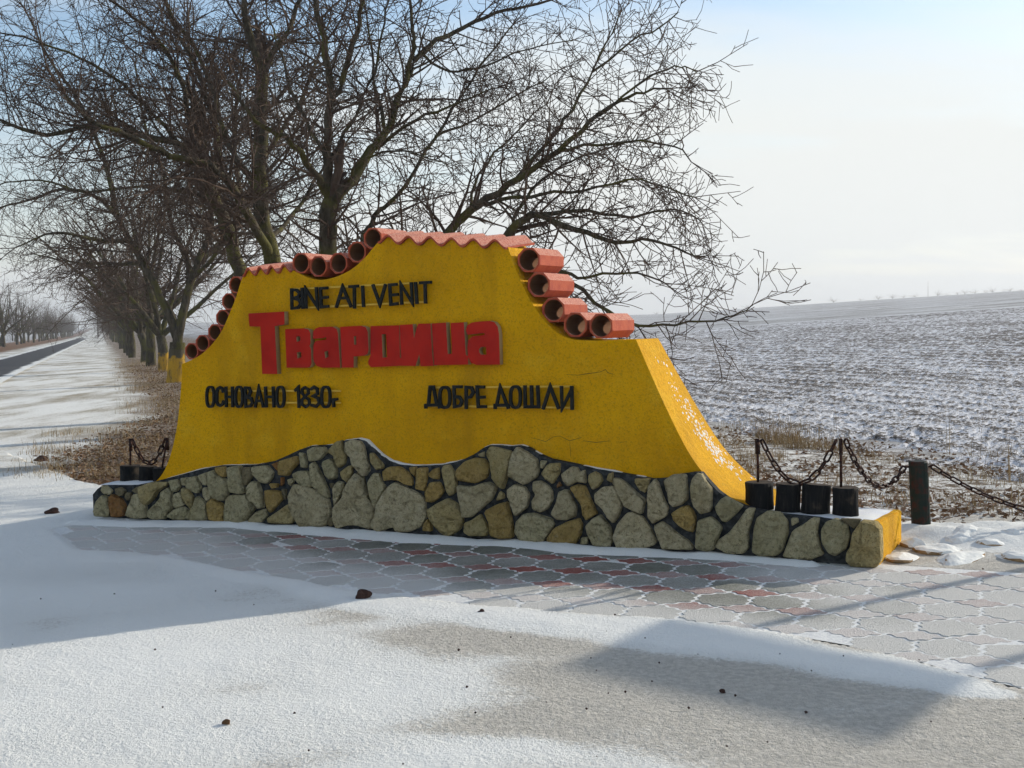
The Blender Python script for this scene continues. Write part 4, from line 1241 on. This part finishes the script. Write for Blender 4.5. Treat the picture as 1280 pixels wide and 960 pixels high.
LEAFSPOTS = []
def traced_tree(label, base, trunk, limbs, seed, r0, dens=0.34, lenf=(0.9, 2.2), band=True, spread=1.0, flat=None):
    """trunk and limbs: lists of points; limb = (points, start radius, end radius)"""
    rnd = random.Random(seed)
    root = empty("walnut_tree", base); tag(root, label, "tree", "trees lining the road")
    loc = lambda ps: [p - Vector(base) for p in ps]
    tp = polyline_smooth(loc(trunk[0]), 5); n = len(tp)
    tr = [trunk[1] + (trunk[2] - trunk[1]) * (i / (n - 1)) for i in range(n)]
    tr[0] *= 1.35; tr[1] *= 1.15
    t = Tubes(); t.tube(tp, tr, 12); link("trunk", t.build("trunk"), M['bark'], root)
    T = Tubes()
    for pts, ra, rb in limbs:
        lp = polyline_smooth(loc(pts), 4); m = len(lp)
        for i in range(1, m): lp[i] = lp[i] + rvec(rnd) * 0.025
        lr = [0.80 * (ra + (rb - ra) * (i / (m - 1)) ** 0.75) for i in range(m)]
        t = Tubes(); t.tube(lp, lr, 8); link("limb", t.build("limb"), M['bark'], root)
        limb_branches(T, rnd, lp, lr, dens, 0.16, lenf, LEAFSPOTS if False else None, spread, 0.09, flat)
    link("crown", T.build("crown", False), M['twig'], root)
    if band:
        t = Tubes(); bp = [p for p in tp if p.z < 1.0]
        if len(bp) > 1:
            t.tube(bp, [r * 1.03 + 0.004 for r in tr[:len(bp)]], 12); link("painted_band", t.build("painted_band"), M['limewash'], root)
    return root, len(T.f)

nf = 0
def near_trees():
    global nf
    # A: the walnut right behind the wall, limbs reaching out to the right
    D = 13.0
    a = lambda x, y, dz=0.0: at(x, y, D + dz)
    base = gp(455, 553); D = base.y
    fork = a(436, 430)
    limbs = [([fork, a(420, 370), a(409, 300), a(413, 250)], .17, .14),
             ([a(413, 252), a(410, 206), a(412, 127), a(405, 49), a(390, -20), a(380, -110)], .10, .03),
             ([a(412, 125), a(424, 112), a(442, 56), a(452, 0), a(455, -90)], .07, .025),
             ([a(413, 250), a(392, 212, -.3), a(356, 172, -.7), a(320, 150, -1.0), a(285, 100, -1.3)], .08, .02),
             ([a(413, 250), a(430, 238), a(465, 187, .4), a(483, 166, .5), a(505, 105, .8), a(527, 66, 1.0), a(566, 39, 1.4), a(619, 17, 1.6), a(671, 4, 1.8), a(745, -15, 2.0)], .11, .015),
             ([a(505, 105, .8), a(518, 60, .6), a(514, 26, .5), a(507, -40, .5)], .05, .02),
             ([fork, a(445, 330, .5), a(470, 270, .9), a(496, 245, 1.0), a(544, 171, 1.4), a(588, 100, 1.8), a(640, 30, 2.2)], .07, .014),
             ([a(436, 430), a(490, 360, -.2), a(549, 302, -.4), a(588, 262, -.5), a(636, 232, -.7), a(697, 188, -.9), a(750, 144, -1.0), a(794, 118, -1.1), a(838, 110, -1.2)], .12, .012),
             ([a(640, 230, -.7), a(680, 184, -.5), a(715, 136, -.3), a(750, 70, .0), a(775, 20, .2)], .045, .012),
             ([a(600, 255, -.5), a(660, 246, -.9), a(730, 236, -1.3), a(800, 226, -1.5), a(870, 246, -1.6)], .04, .010),
             ([a(436, 430), a(540, 370, -.6), a(627, 302, -1.0), a(662, 271, -1.3), a(706, 280, -1.6), a(759, 302, -1.8), a(815, 300, -2.0), a(870, 318, -2.1)], .11, .012),
             ([a(662, 271, -1.3), a(720, 262, -1.2), a(790, 272, -1.0), a(840, 262, -.9), a(880, 280, -.8)], .04, .009),
             ([a(627, 302, -1.0), a(680, 330, -1.5), a(724, 346, -1.8), a(785, 341, -2.2), a(830, 352, -2.4)], .045, .010),
             ([a(700, 340, -1.6), a(760, 390, -2.0), a(800, 405, -2.2), a(858, 403, -2.4), a(905, 398, -2.5), a(940, 384, -2.6)], .035, .008),
             ([a(410, 206), a(440, 150, .3), a(468, 90, .6), a(480, 30, .8), a(486, -20, 1)], .04, .012), ([a(465, 187, .4), a(520, 150, .2), a(570, 130, 0), a(622, 108, -.2)], .04, .010),
             ([a(483, 166, .5), a(470, 110, .9), a(462, 50, 1.2), a(456, -10, 1.4)], .04, .011), ([a(408, 195), a(372, 130, .6), a(352, 70, 1), a(332, 8, 1.3)], .04, .012), ([a(544, 171, 1.4), a(590, 150, 1.8), a(650, 118, 2.2), a(702, 88, 2.5)], .03, .009),
             ([a(588, 262, -.5), a(600, 218, 0), a(640, 168, .4), a(684, 128, .8)], .03, .010), ([a(527, 66, 1.0), a(560, 90, 1.4), a(610, 80, 1.8), a(660, 62, 2.2), a(715, 50, 2.5)], .03, .009), ([a(430, 238), a(452, 200, -.6), a(505, 190, -1.0), a(560, 205, -1.4)], .03, .009),
             ([a(740, 90, 0), a(790, 52, .3), a(838, 25, .5), a(860, -15, .6)], .022, .009), ([a(750, 144, -1.0), a(815, 96, -1.4), a(850, 84, -1.6), a(872, 92, -1.7)], .022, .008),
             ([a(697, 188, -.9), a(770, 178, -1.4), a(830, 178, -1.7), a(865, 200, -1.9)], .03, .009),
             ([a(640, 302, -1.0), a(648, 262, -.6), a(690, 215, -.2), a(745, 190, .2), a(820, 170, .5)], .04, .010)]
    _, c = traced_tree("large bare walnut behind the wall with limbs reaching right over the field", base, ([base + Vector((0, 0, -.1)), a(450, 500), fork], .25, .20), limbs, 101, .25, 0.105, (0.5, 1.4), True, 0.82); nf += c
    # drooping spray at the far right of the wall
    # B: straight double stem behind the left shoulder
    base = gp(345, 532); D = base.y; b = lambda x, y, dz=0.0: at(x, y, D + dz)
    fork = b(341, 330)
    limbs = [([fork, b(326, 262), b(325, 190), b(327, 112), b(328, 88)], .17, .12), ([b(328, 90), b(311, 37), b(306, -10), b(300, -120)], .10, .03), ([b(328, 90), b(345, 62), b(358, 40), b(376, -5), b(400, -100)], .08, .03),
             ([b(338, 320), b(300, 250, -1), b(262, 206, -1.6), b(215, 196, -2.0), b(160, 168, -2.6), b(118, 155, -3.0), b(84, 118, -3.2)], .10, .025), ([b(326, 200), b(360, 150, 1), b(388, 100, 1.6), b(410, 30, 2.2)], .06, .02),
             ([b(326, 240), b(290, 190, .8), b(268, 120, 1.4), b(244, 60, 1.8), b(210, 10, 2.2), b(190, -60, 2.5)], .08, .02), ([b(335, 300), b(372, 262, 1.4), b(400, 215, 2.2), b(440, 170, 3.0)], .06, .02)]
    _, c = traced_tree("bare tree with straight tall stem showing behind the wall's left pipes", base, ([base + Vector((0, 0, -.1)), b(346, 430), fork], .24, .18), limbs, 102, .24, 0.105, (0.8, 2.4), True, 0.85); nf += c
    # C: mossy stem leaning left
    base = gp(308, 517); D = base.y; b = lambda x, y, dz=0.0: at(x, y, D + dz)
    fork = b(301, 345)
    limbs = [([fork, b(288, 300), b(274, 262), b(262, 232), b(251, 202)], .16, .13), ([b(251, 203), b(225, 182, -.5), b(165, 166, -1.2), b(120, 158, -1.8), b(60, 168, -2.4), b(0, 150, -2.8), b(-70, 130, -3)], .10, .02),
             ([b(262, 235), b(272, 185), b(258, 120, .4), b(244, 79, .6), b(216, 30, .9), b(200, -30, 1.2)], .09, .03), ([b(251, 202), b(238, 150, -.4), b(222, 90, -.8), b(190, 40, -1.2), b(140, 0, -1.6), b(90, -60, -2)], .08, .02),
             ([b(285, 290), b(262, 250, 1.2), b(225, 238, 2), b(170, 232, 2.6), b(110, 240, 3.0), b(50, 225, 3.3), b(0, 230, 3.5)], .07, .018), ([b(290, 305), b(300, 240, 1.5), b(292, 170, 2.2), b(300, 100, 3), b(310, 30, 3.5)], .07, .02),
             ([b(225, 182, -.5), b(180, 130, -1), b(130, 90, -1.6), b(70, 60, -2.2), b(0, 40, -2.6)], .055, .015)]
    _, c = traced_tree("bare mossy tree leaning left, showing behind the wall's left shoulder", base, ([base + Vector((0, 0, -.1)), b(306, 430), fork], .23, .18), limbs, 103, .23, 0.105, (0.9, 2.6), True, 0.88); nf += c
    # D: the tree whose yellow-washed foot shows left of the wall
    base = gp(219, 480); D = base.y; b = lambda x, y, dz=0.0: at(x, y, D + dz)
    fork = b(222, 428)
    limbs = [([fork, b(212, 395), b(195, 360), b(175, 322), b(161, 300), b(146, 270), b(120, 246), b(80, 236), b(37, 250), b(-10, 262)], .17, .03), ([fork, b(232, 380), b(246, 330), b(262, 290), b(262, 232), b(255, 170), b(240, 90), b(235, 20)], .18, .03),
             ([b(230, 390), b(236, 330, 1), b(214, 280, 1.6), b(205, 220, 2), b(180, 150, 2.5), b(170, 80, 3)], .13, .03), ([b(161, 300), b(118, 300, -1.5), b(70, 290, -2.4), b(20, 310, -3.2)], .10, .02), ([b(180, 330), b(140, 330, 1.6), b(90, 328, 2.6), b(40, 318, 3.4)], .09, .02),
             ([b(246, 330), b(285, 290, 1), b(315, 230, 2), b(330, 160, 3)], .13, .03), ([b(146, 270), b(130, 200, 1), b(100, 130, 1.6), b(60, 70, 2.4), b(30, 10, 3)], .11, .03), ([b(238, 350), b(268, 320, -1.2), b(300, 262, -2), b(345, 200, -2.8)], .10, .02)]
    _, c = traced_tree("bare walnut with yellow-washed foot just left of the wall", base, ([base + Vector((0, 0, -.1)), b(221, 455), fork], .25, .21), limbs, 104, .4, 0.15, (1.2, 3.2), True, 1.1); nf += c
near_trees()

# procedural roadside tree, used for the rows further off
def row_tree_meshes(seed, h, dens, spread, lenf, side=3):
    rnd = random.Random(seed)
    t = Tubes(); T = Tubes()
    fk = Vector((rnd.uniform(-.15, .15), rnd.uniform(-.15, .15), rnd.uniform(1.3, 1.9)))
    tp = polyline_smooth([Vector((0, 0, -0.2)), Vector((0.05, 0, .7)), fk], 4)
    t.tube(tp, [.21 - .05 * i / len(tp) for i in range(len(tp))], 9)
    nl = rnd.randint(5, 6)
    for k in range(nl):
        a = 2 * math.pi * (k + rnd.uniform(-.3, .3)) / nl; e = rnd.uniform(0.75, 1.3) if k else 1.5
        d = Vector((math.cos(a) * math.cos(e), math.sin(a) * math.cos(e), math.sin(e)))
        L = h * rnd.uniform(0.50, 0.78); p = fk.copy(); pts = [p.copy()]
        for i in range(6):
            d = (d + rvec(rnd) * 0.16 + UPV * 0.02).normalized(); p = p + d * L / 6; pts.append(p.copy())
        ps = polyline_smooth(pts, 2); m = len(ps)
        rad = [.115 - .095 * (i / (m - 1)) for i in range(m)]
        t.tube(ps, rad, 6)
        limb_branches(T, rnd, ps, rad, dens, 0.15, lenf, None, spread, 0.06, None, side)
    band = Tubes(); bp = [p for p in tp if p.z < 0.75]
    band.tube(bp, [.222 - .05 * i / len(tp) for i in range(len(bp))], 9)
    mt = t.build("trunk"); mt.materials.append(M['bark'])
    mc = T.build("crown", False); mc.materials.append(M['fartwig'])
    mb = band.build("painted_band"); mb.materials.append(M['limewash'])
    return mt, mc, mb
def place_tree(ms, loc, s, rz, label, group, band=True, name="walnut_tree"):
    root = empty(name, loc, rz); root.scale = s
    tag(root, label, "tree", group)
    link("trunk", ms[0], None, root); link("crown", ms[1], None, root)
    if band: link("painted_band", ms[2], None, root)
def tree_rows():
    rnd = random.Random(77)
    near = [row_tree_meshes(s, 8.5, 0.36, 1.5, (1.2, 3.2)) for s in (201, 202)]
    far = [row_tree_meshes(s, 8.0, 0.55, 2.2, (1.2, 3.2)) for s in (211, 212, 213)]
    Y = 46.0; i = 0
    while Y < 420:
        l = 2.0 + rnd.uniform(-.35, .35); x = l - RS * Y
        ms = near[i % 2] if Y < 95 else far[i % 3]
        s = rnd.uniform(0.9, 1.12)
        lab = ("bare tree with yellow-washed foot in the right roadside row, next behind the nearest" if i == 0 else
               "bare tree further along the right-hand roadside row, merging with its neighbours")
        place_tree(ms, (x, Y, gzf(x, Y) - 0.03), (s, s, s * rnd.uniform(.95, 1.1)), rnd.uniform(0, 6.28), lab, "trees lining the road" if i == 0 else "further trees of the right-hand row", i < 1)
        Y += rnd.uniform(6, 8.5) if Y < 140 else rnd.uniform(9, 13); i += 1
    Y = 74.0; i = 0
    while Y < 530:
        l = -11.6 + rnd.uniform(-.8, .8); x = l - RS * Y
        s = rnd.uniform(0.82, 1.08)
        place_tree(far[i % 3], (x, Y, gzf(x, Y) - 0.03), (s, s, s), rnd.uniform(0, 6.28), "bare tree in the distant row along the left side of the road", "trees along the left side of the road", False)
        if i % 2 == 0:
            x2 = x - rnd.uniform(5, 9)
            place_tree(far[(i + 1) % 3], (x2, Y + 3, gzf(x2, Y) - 0.03), (s * .85, s * .85, s * .8), rnd.uniform(0, 6.28), "bare tree in the distant row along the left side of the road", "trees along the left side of the road", False)
        Y += rnd.uniform(8, 12); i += 1
    # scattered trees on the skyline of the field
    for px in [1042, 1075, 1098, 1116, 1130, 1144, 1172, 1184, 1197, 1206, 1219, 1232, 1241, 1254, 1263, 1276, 1290, 820, 880, 935]:
        Yd = rnd.uniform(880, 1150); d = ray(px, 390); x = d.x / d.y * Yd
        s = rnd.uniform(0.35, 0.7)
        place_tree(far[rnd.randint(0, 2)], (x, Yd, gzf(x, Yd) - 0.3), (s * 2.6, s * 2.6, s * 0.9), rnd.uniform(0, 6.28), "tiny hazy tree on the skyline of the ploughed field", "skyline trees beyond the field", False, "bare_tree")
tree_rows()

# ================================================================ LEAVES, GRASS, CLODS
def leaf_mesh(name, spots, smin, smax, seed):
    rnd = random.Random(seed); V = []; F = []; tint = []
    for p, tilt in spots:
        L = rnd.uniform(smin, smax); w = L * rnd.uniform(.35, .6)
        a = rnd.uniform(0, 6.28)
        rot = Matrix.Rotation(a, 3, 'Z') @ Matrix.Rotation(rnd.gauss(0, tilt), 3, 'X') @ Matrix.Rotation(rnd.gauss(0, tilt), 3, 'Y')
        c = rnd.uniform(0.1, .5) * w; tn = rnd.random(); b = len(V)
        for q in ((-L / 2, 0, 0), (-L * .1, -w / 2, c), (L / 2, 0, c * .3), (-L * .1, w / 2, c), (0, 0, 0)):
            v = rot @ Vector(q); V.append((p[0] + v.x, p[1] + v.y, p[2] + v.z)); tint.append(tn)
        F += [(b, b + 1, b + 4), (b + 1, b + 2, b + 4), (b + 2, b + 3, b + 4), (b + 3, b, b + 4)]
    me = mesh(name, V, F); set_attr(me, "tint", tint); return me
def litter():
    rnd = random.Random(55)
    bl = [gp(-250, 552), gp(0, 563), gp(45, 576), gp(100, 601), gp(150, 612)]
    sp = []
    # left of the wall, bank with leaves under the trees
    while len(sp) < 21000:
        Y = 11.7 * math.exp(rnd.random() ** 1.5 * math.log(53 / 11.7))
        l = rnd.uniform(-2.0, 4.2)
        x = l - RS * Y
        yb = float(np.interp(x, [p.x for p in bl] + [W0.x + .6], [p.y for p in bl] + [10.7]))
        if Y < yb - 0.05: continue
        lim = -0.9 + 1.7 * min(1, max(0, (Y - 16) / 8))
        dens = 1 if l > lim + 0.5 else max(0, (l - lim) / 0.5) * 0.6
        if float(vnoise(x * 1.1, Y * 0.8, 71)) < 0.25: dens *= 0.45
        if rnd.random() > dens: continue
        sp.append(((x, Y, gzf(x, Y) - 0.02 + rnd.uniform(0, .05)), .45))
    tag(link("leaf_litter", leaf_mesh("leaf_litter", sp, .035, .085, 1), M['leaf']), "brown fallen leaves on the bank left of the wall, under the trees", "leaves", kind="stuff")
    sp = []
    while len(sp) < 4200:
        Y = rnd.uniform(8.7, 18.5); x = rnd.uniform(0.5, 9.5)
        l = lat(x, Y)
        um = (x - W0.x) * WD.x + (Y - W0.y) * WD.y; qm = (x - W0.x) * WN.x + (Y - W0.y) * WN.y
        if um < WLEN + .15 and qm < 1.05: continue
        if l > 9.9 or x / Y > 0.49: continue
        if Y < 9.5 - (x - 2.9) * 0.04 and x > 2.6: continue
        n = float(fbm(x * 0.9, Y * 1.6, 73, 3))
        if rnd.random() > sstep(0.36, 0.58, n) * (1 - 0.75 * sstep(8.6, 9.9, l)) * (1.0 if Y < 13.4 else .6): continue
        sp.append(((x, Y, gzf(x, Y) - 0.03 + rnd.uniform(0, .05)), .5))
    tag(link("leaf_litter", leaf_mesh("leaf_litter", sp, .035, .085, 2), M['leaf']), "brown fallen leaves behind the chain at the edge of the field", "leaves", kind="stuff")
litter()

def dry_grass():
    rnd = random.Random(66); V = []; F = []; tint = []
    def blade(x, y, z, h, lean):
        a = rnd.uniform(0, 6.28); w = rnd.uniform(.0022, .0045)
        dx, dy = math.cos(a) * lean, math.sin(a) * lean; px, py = -math.sin(a) * w, math.cos(a) * w
        b = len(V); tn = rnd.random()
        for s in (0, .5, 1):
            ww = 1 - s * .85; xx = x + dx * s * s; yy = y + dy * s * s; zz = z + h * s * (1 - .25 * s * (lean / max(h, .01)))
            V.append((xx - px * ww, yy - py * ww, zz)); V.append((xx + px * ww, yy + py * ww, zz)); tint.extend((tn, tn))
        F.extend([(b, b + 1, b + 3, b + 2), (b + 2, b + 3, b + 5, b + 4)])
    def tuft(x, y, n, r, h):
        for _ in range(n):
            a = rnd.uniform(0, 6.28); q = r * math.sqrt(rnd.random()); xx, yy = x + q * math.cos(a), y + q * math.sin(a)
            hh = h * rnd.uniform(.45, 1.15)
            blade(xx, yy, gzf(xx, yy) - .04, hh, hh * rnd.uniform(.15, .9))
    for px, py, n, r, h in ((972, 552, 420, .32, .34), (990, 560, 200, .25, .25), (1022, 560, 300, .35, .24), (940, 575, 300, .4, .24), (915, 590, 260, .35, .22), (1085, 575, 160, .4, .14), (1200, 590, 160, .5, .14), (1120, 600, 120, .4, .12), (1245, 600, 120, .4, .13), (900, 560, 260, .4, .25), (1180, 625, 160, .6, .12), (1090, 620, 160, .5, .12), (1250, 630, 120, .5, .12), (1030, 600, 120, .4, .14)):
        p = gp(px, py); tuft(p.x, p.y, n, r, h)
    for _ in range(70):                       # along the field's edge
        Y = rnd.uniform(13.5, 44); l = rnd.gauss(9.1, .7); x = l - RS * Y; tuft(x, Y, 40, .3, rnd.uniform(.10, .28))
    for _ in range(420):                       # bank on the left
        Y = 13.4 * math.exp(rnd.random() ** 1.2 * math.log(5)); l = rnd.uniform(-.9, 2.2) if Y < 20.5 else rnd.uniform(.5, 2.6)
        x = l - RS * Y
        if x > -3.4 - max(0, (Y - 14)) * .12: continue
        tuft(x, Y, 30, .3, rnd.uniform(.08, .22))
    for px, py, h in ((1045, 540, .55), (1185, 565, .6), (1263, 600, .5), (1270, 640, .45), (820, 540, .5), (1226, 540, .4)):   # single dry stalks
        p = gp(px, py)
        for _ in range(3): blade(p.x + rnd.uniform(-.03, .03), p.y, gzf(p.x, p.y) - .03, h, .06)
    me = mesh("dry_grass", V, F); set_attr(me, "tint", tint)
    tag(link("dry_grass", me, M['grass']), "straw coloured dry grass tufts along the field edge and the leafy bank", "grass", kind="stuff")
dry_grass()

def lump(name, p, s, mat, label, cat, seed, squash=0.7, group=None):
    bm = bmesh.new(); bmesh.ops.create_icosphere(bm, subdivisions=3, radius=1.0); rnd = random.Random(seed)
    ph = [rnd.uniform(0, 6) for _ in range(6)]
    for v in bm.verts:
        c = v.co; k = 1 + .16 * math.sin(3 * c.x + ph[0]) * math.sin(2.6 * c.y + ph[1]) + .13 * math.sin(5 * c.z + ph[2] + 2 * c.x) + rnd.uniform(-.04, .04)
        v.co = Vector((c.x * s[0] * k, c.y * s[1] * k, max(-.25, c.z) * s[2] * k))
    me = bpy.data.meshes.new(name); bm.to_mesh(me); bm.free()
    o = link(name, me, mat); o.location = p; o.rotation_euler = (0, 0, rnd.uniform(0, 6.28)); tag(o, label, cat, group); return o
g = gp(455, 752); lump("earth_clod", g + Vector((0, 0, .035)), (.042, .036, .038), M['clod'], "dark brown lump on the snow edge in front of the paving", "clod", 1)
g = gp(283, 909); lump("leaf_scrap", g + Vector((0, 0, .018)), (.018, .010, .016), M['leaf'], "small curled reddish leaf scrap on the foreground snow", "leaf", 2)
g = gp(66, 643); lump("earth_clod", g + Vector((0, 0, .02)), (.075, .04, .035), M['clod'], "flat dark clod on the snow left of the stone base", "clod", 3)
g = gp(602, 770); lump("earth_clod", g + Vector((0, 0, .02)), (.020, .016, .016), M['clod'], "tiny dark crumb on the snow drift right of the brown lump", "clod", 4)
g = gp(903, 868); lump("earth_clod", g + Vector((0, 0, .012)), (.014, .011, .012), M['clod'], "tiny dark crumb in the board's shadow on the snow", "clod", 5)
g = gp(52, 578); lump("earth_clod", g + Vector((0, 0, .03)), (.09, .06, .045), M['clod'], "dark earth lump where leafy bank meets snow at left", "clod", 6)
for i, (px, py, sx, sy, sz, lab) in enumerate(((1172, 690, .17, .11, .035, "flat tan rock under snow beside the yellow end of the base"), (1143, 684, .10, .08, .04, "small tan rock between the green post and the yellow end"), (1205, 676, .24, .15, .06, "broad snow-capped rock right of the green post"), (1125, 699, .17, .09, .03, "thin flat rock at the front corner of the yellow end"),
        (1240, 684, .14, .09, .04, "low snow-dusted rock near the right edge, behind the paving"), (1200, 700, .26, .09, .03, "long flat rock half buried at the paving's back edge"), (1268, 699, .14, .08, .03, "flat rock at the right edge beside the paving"), (1262, 678, .12, .10, .05, "rounded snow-capped rock at the right edge below the chain"))):
    g = gp(px, py); lump("flat_rock", g + Vector((0, 0, -.005)), (sx, sy * 1.2, sz * 1.7), M['flatrock'], lab, "rock", 40 + i, group="rocks by the green post")
def grit():
    rnd = random.Random(90); V = []; F = []
    for _ in range(260):
        x = rnd.uniform(-3, 3.2); y = rnd.uniform(3.4, 7.9)
        if inside(PAVE, np.array([x]), np.array([y]))[0]: continue
        if rnd.random() > (0.25 if x < -.5 else 1): continue
        s = rnd.uniform(.003, .009); b = len(V); z = rnd.uniform(.012, .024)
        for q in ((1, 0, 0), (-.5, .87, 0), (-.5, -.87, 0), (0, 0, 1), (0, 0, -1)):
            V.append((x + q[0] * s * rnd.uniform(.7, 1.3), y + q[1] * s * rnd.uniform(.7, 1.3), z + q[2] * s * .8))
        F += [(b, b + 1, b + 3), (b + 1, b + 2, b + 3), (b + 2, b, b + 3), (b + 1, b, b + 4), (b + 2, b + 1, b + 4), (b, b + 2, b + 4)]
    tag(link("grit", mesh("grit", V, F), M['clod']), "dark grit scattered over the foreground snow", "grit", kind="stuff")
grit()

# ================================================================ FAR POLES
def pole(px, ytop, Y, label, cross=True):
    p = at(px, ytop, Y); b = Vector((p.x, p.y, gzf(p.x, p.y) - .3)); h = p.z - b.z
    root = empty("utility_pole", b); tag(root, label, "pole")
    t = Tubes(); t.tube([Vector((0, 0, 0)), Vector((0, 0, h))], [.16, .11], 8, True); link("pole", t.build("pole"), M['wood'], root)
    if cross: link("crossarm", box_mesh(-.9, .9, -.06, .06, h - .7, h - .55, "crossarm"), M['wood'], root)
pole(121.5, 385, 300, "thin distant utility pole standing at the end of the road")
pole(146, 381, 240, "thin pole in front of the right-hand row's far trees")
pole(1160, 352, 900, "tiny mast on the skyline of the field", False)

# ================================================================ HAZE
hz = NT("haze")
hz.n.remove(hz.b)
pv = hz.n.new("ShaderNodeVolumePrincipled")
pv.inputs["Color"].default_value = (0.82, 0.86, 0.92, 1)
pv.inputs["Density"].default_value = 0.0006
pv.inputs["Anisotropy"].default_value = 0.3
hz.l.new(pv.outputs[0], hz.n["Material Output"].inputs["Volume"])
o = link("haze", box_mesh(-2400, 2400, -80, 2700, -12, 46, "haze"), hz.m)
tag(o, "thin cold winter haze over the road and the field", "haze", kind="stuff")
print("near crown faces", nf, "all", sum(len(m.polygons) for m in bpy.data.meshes))
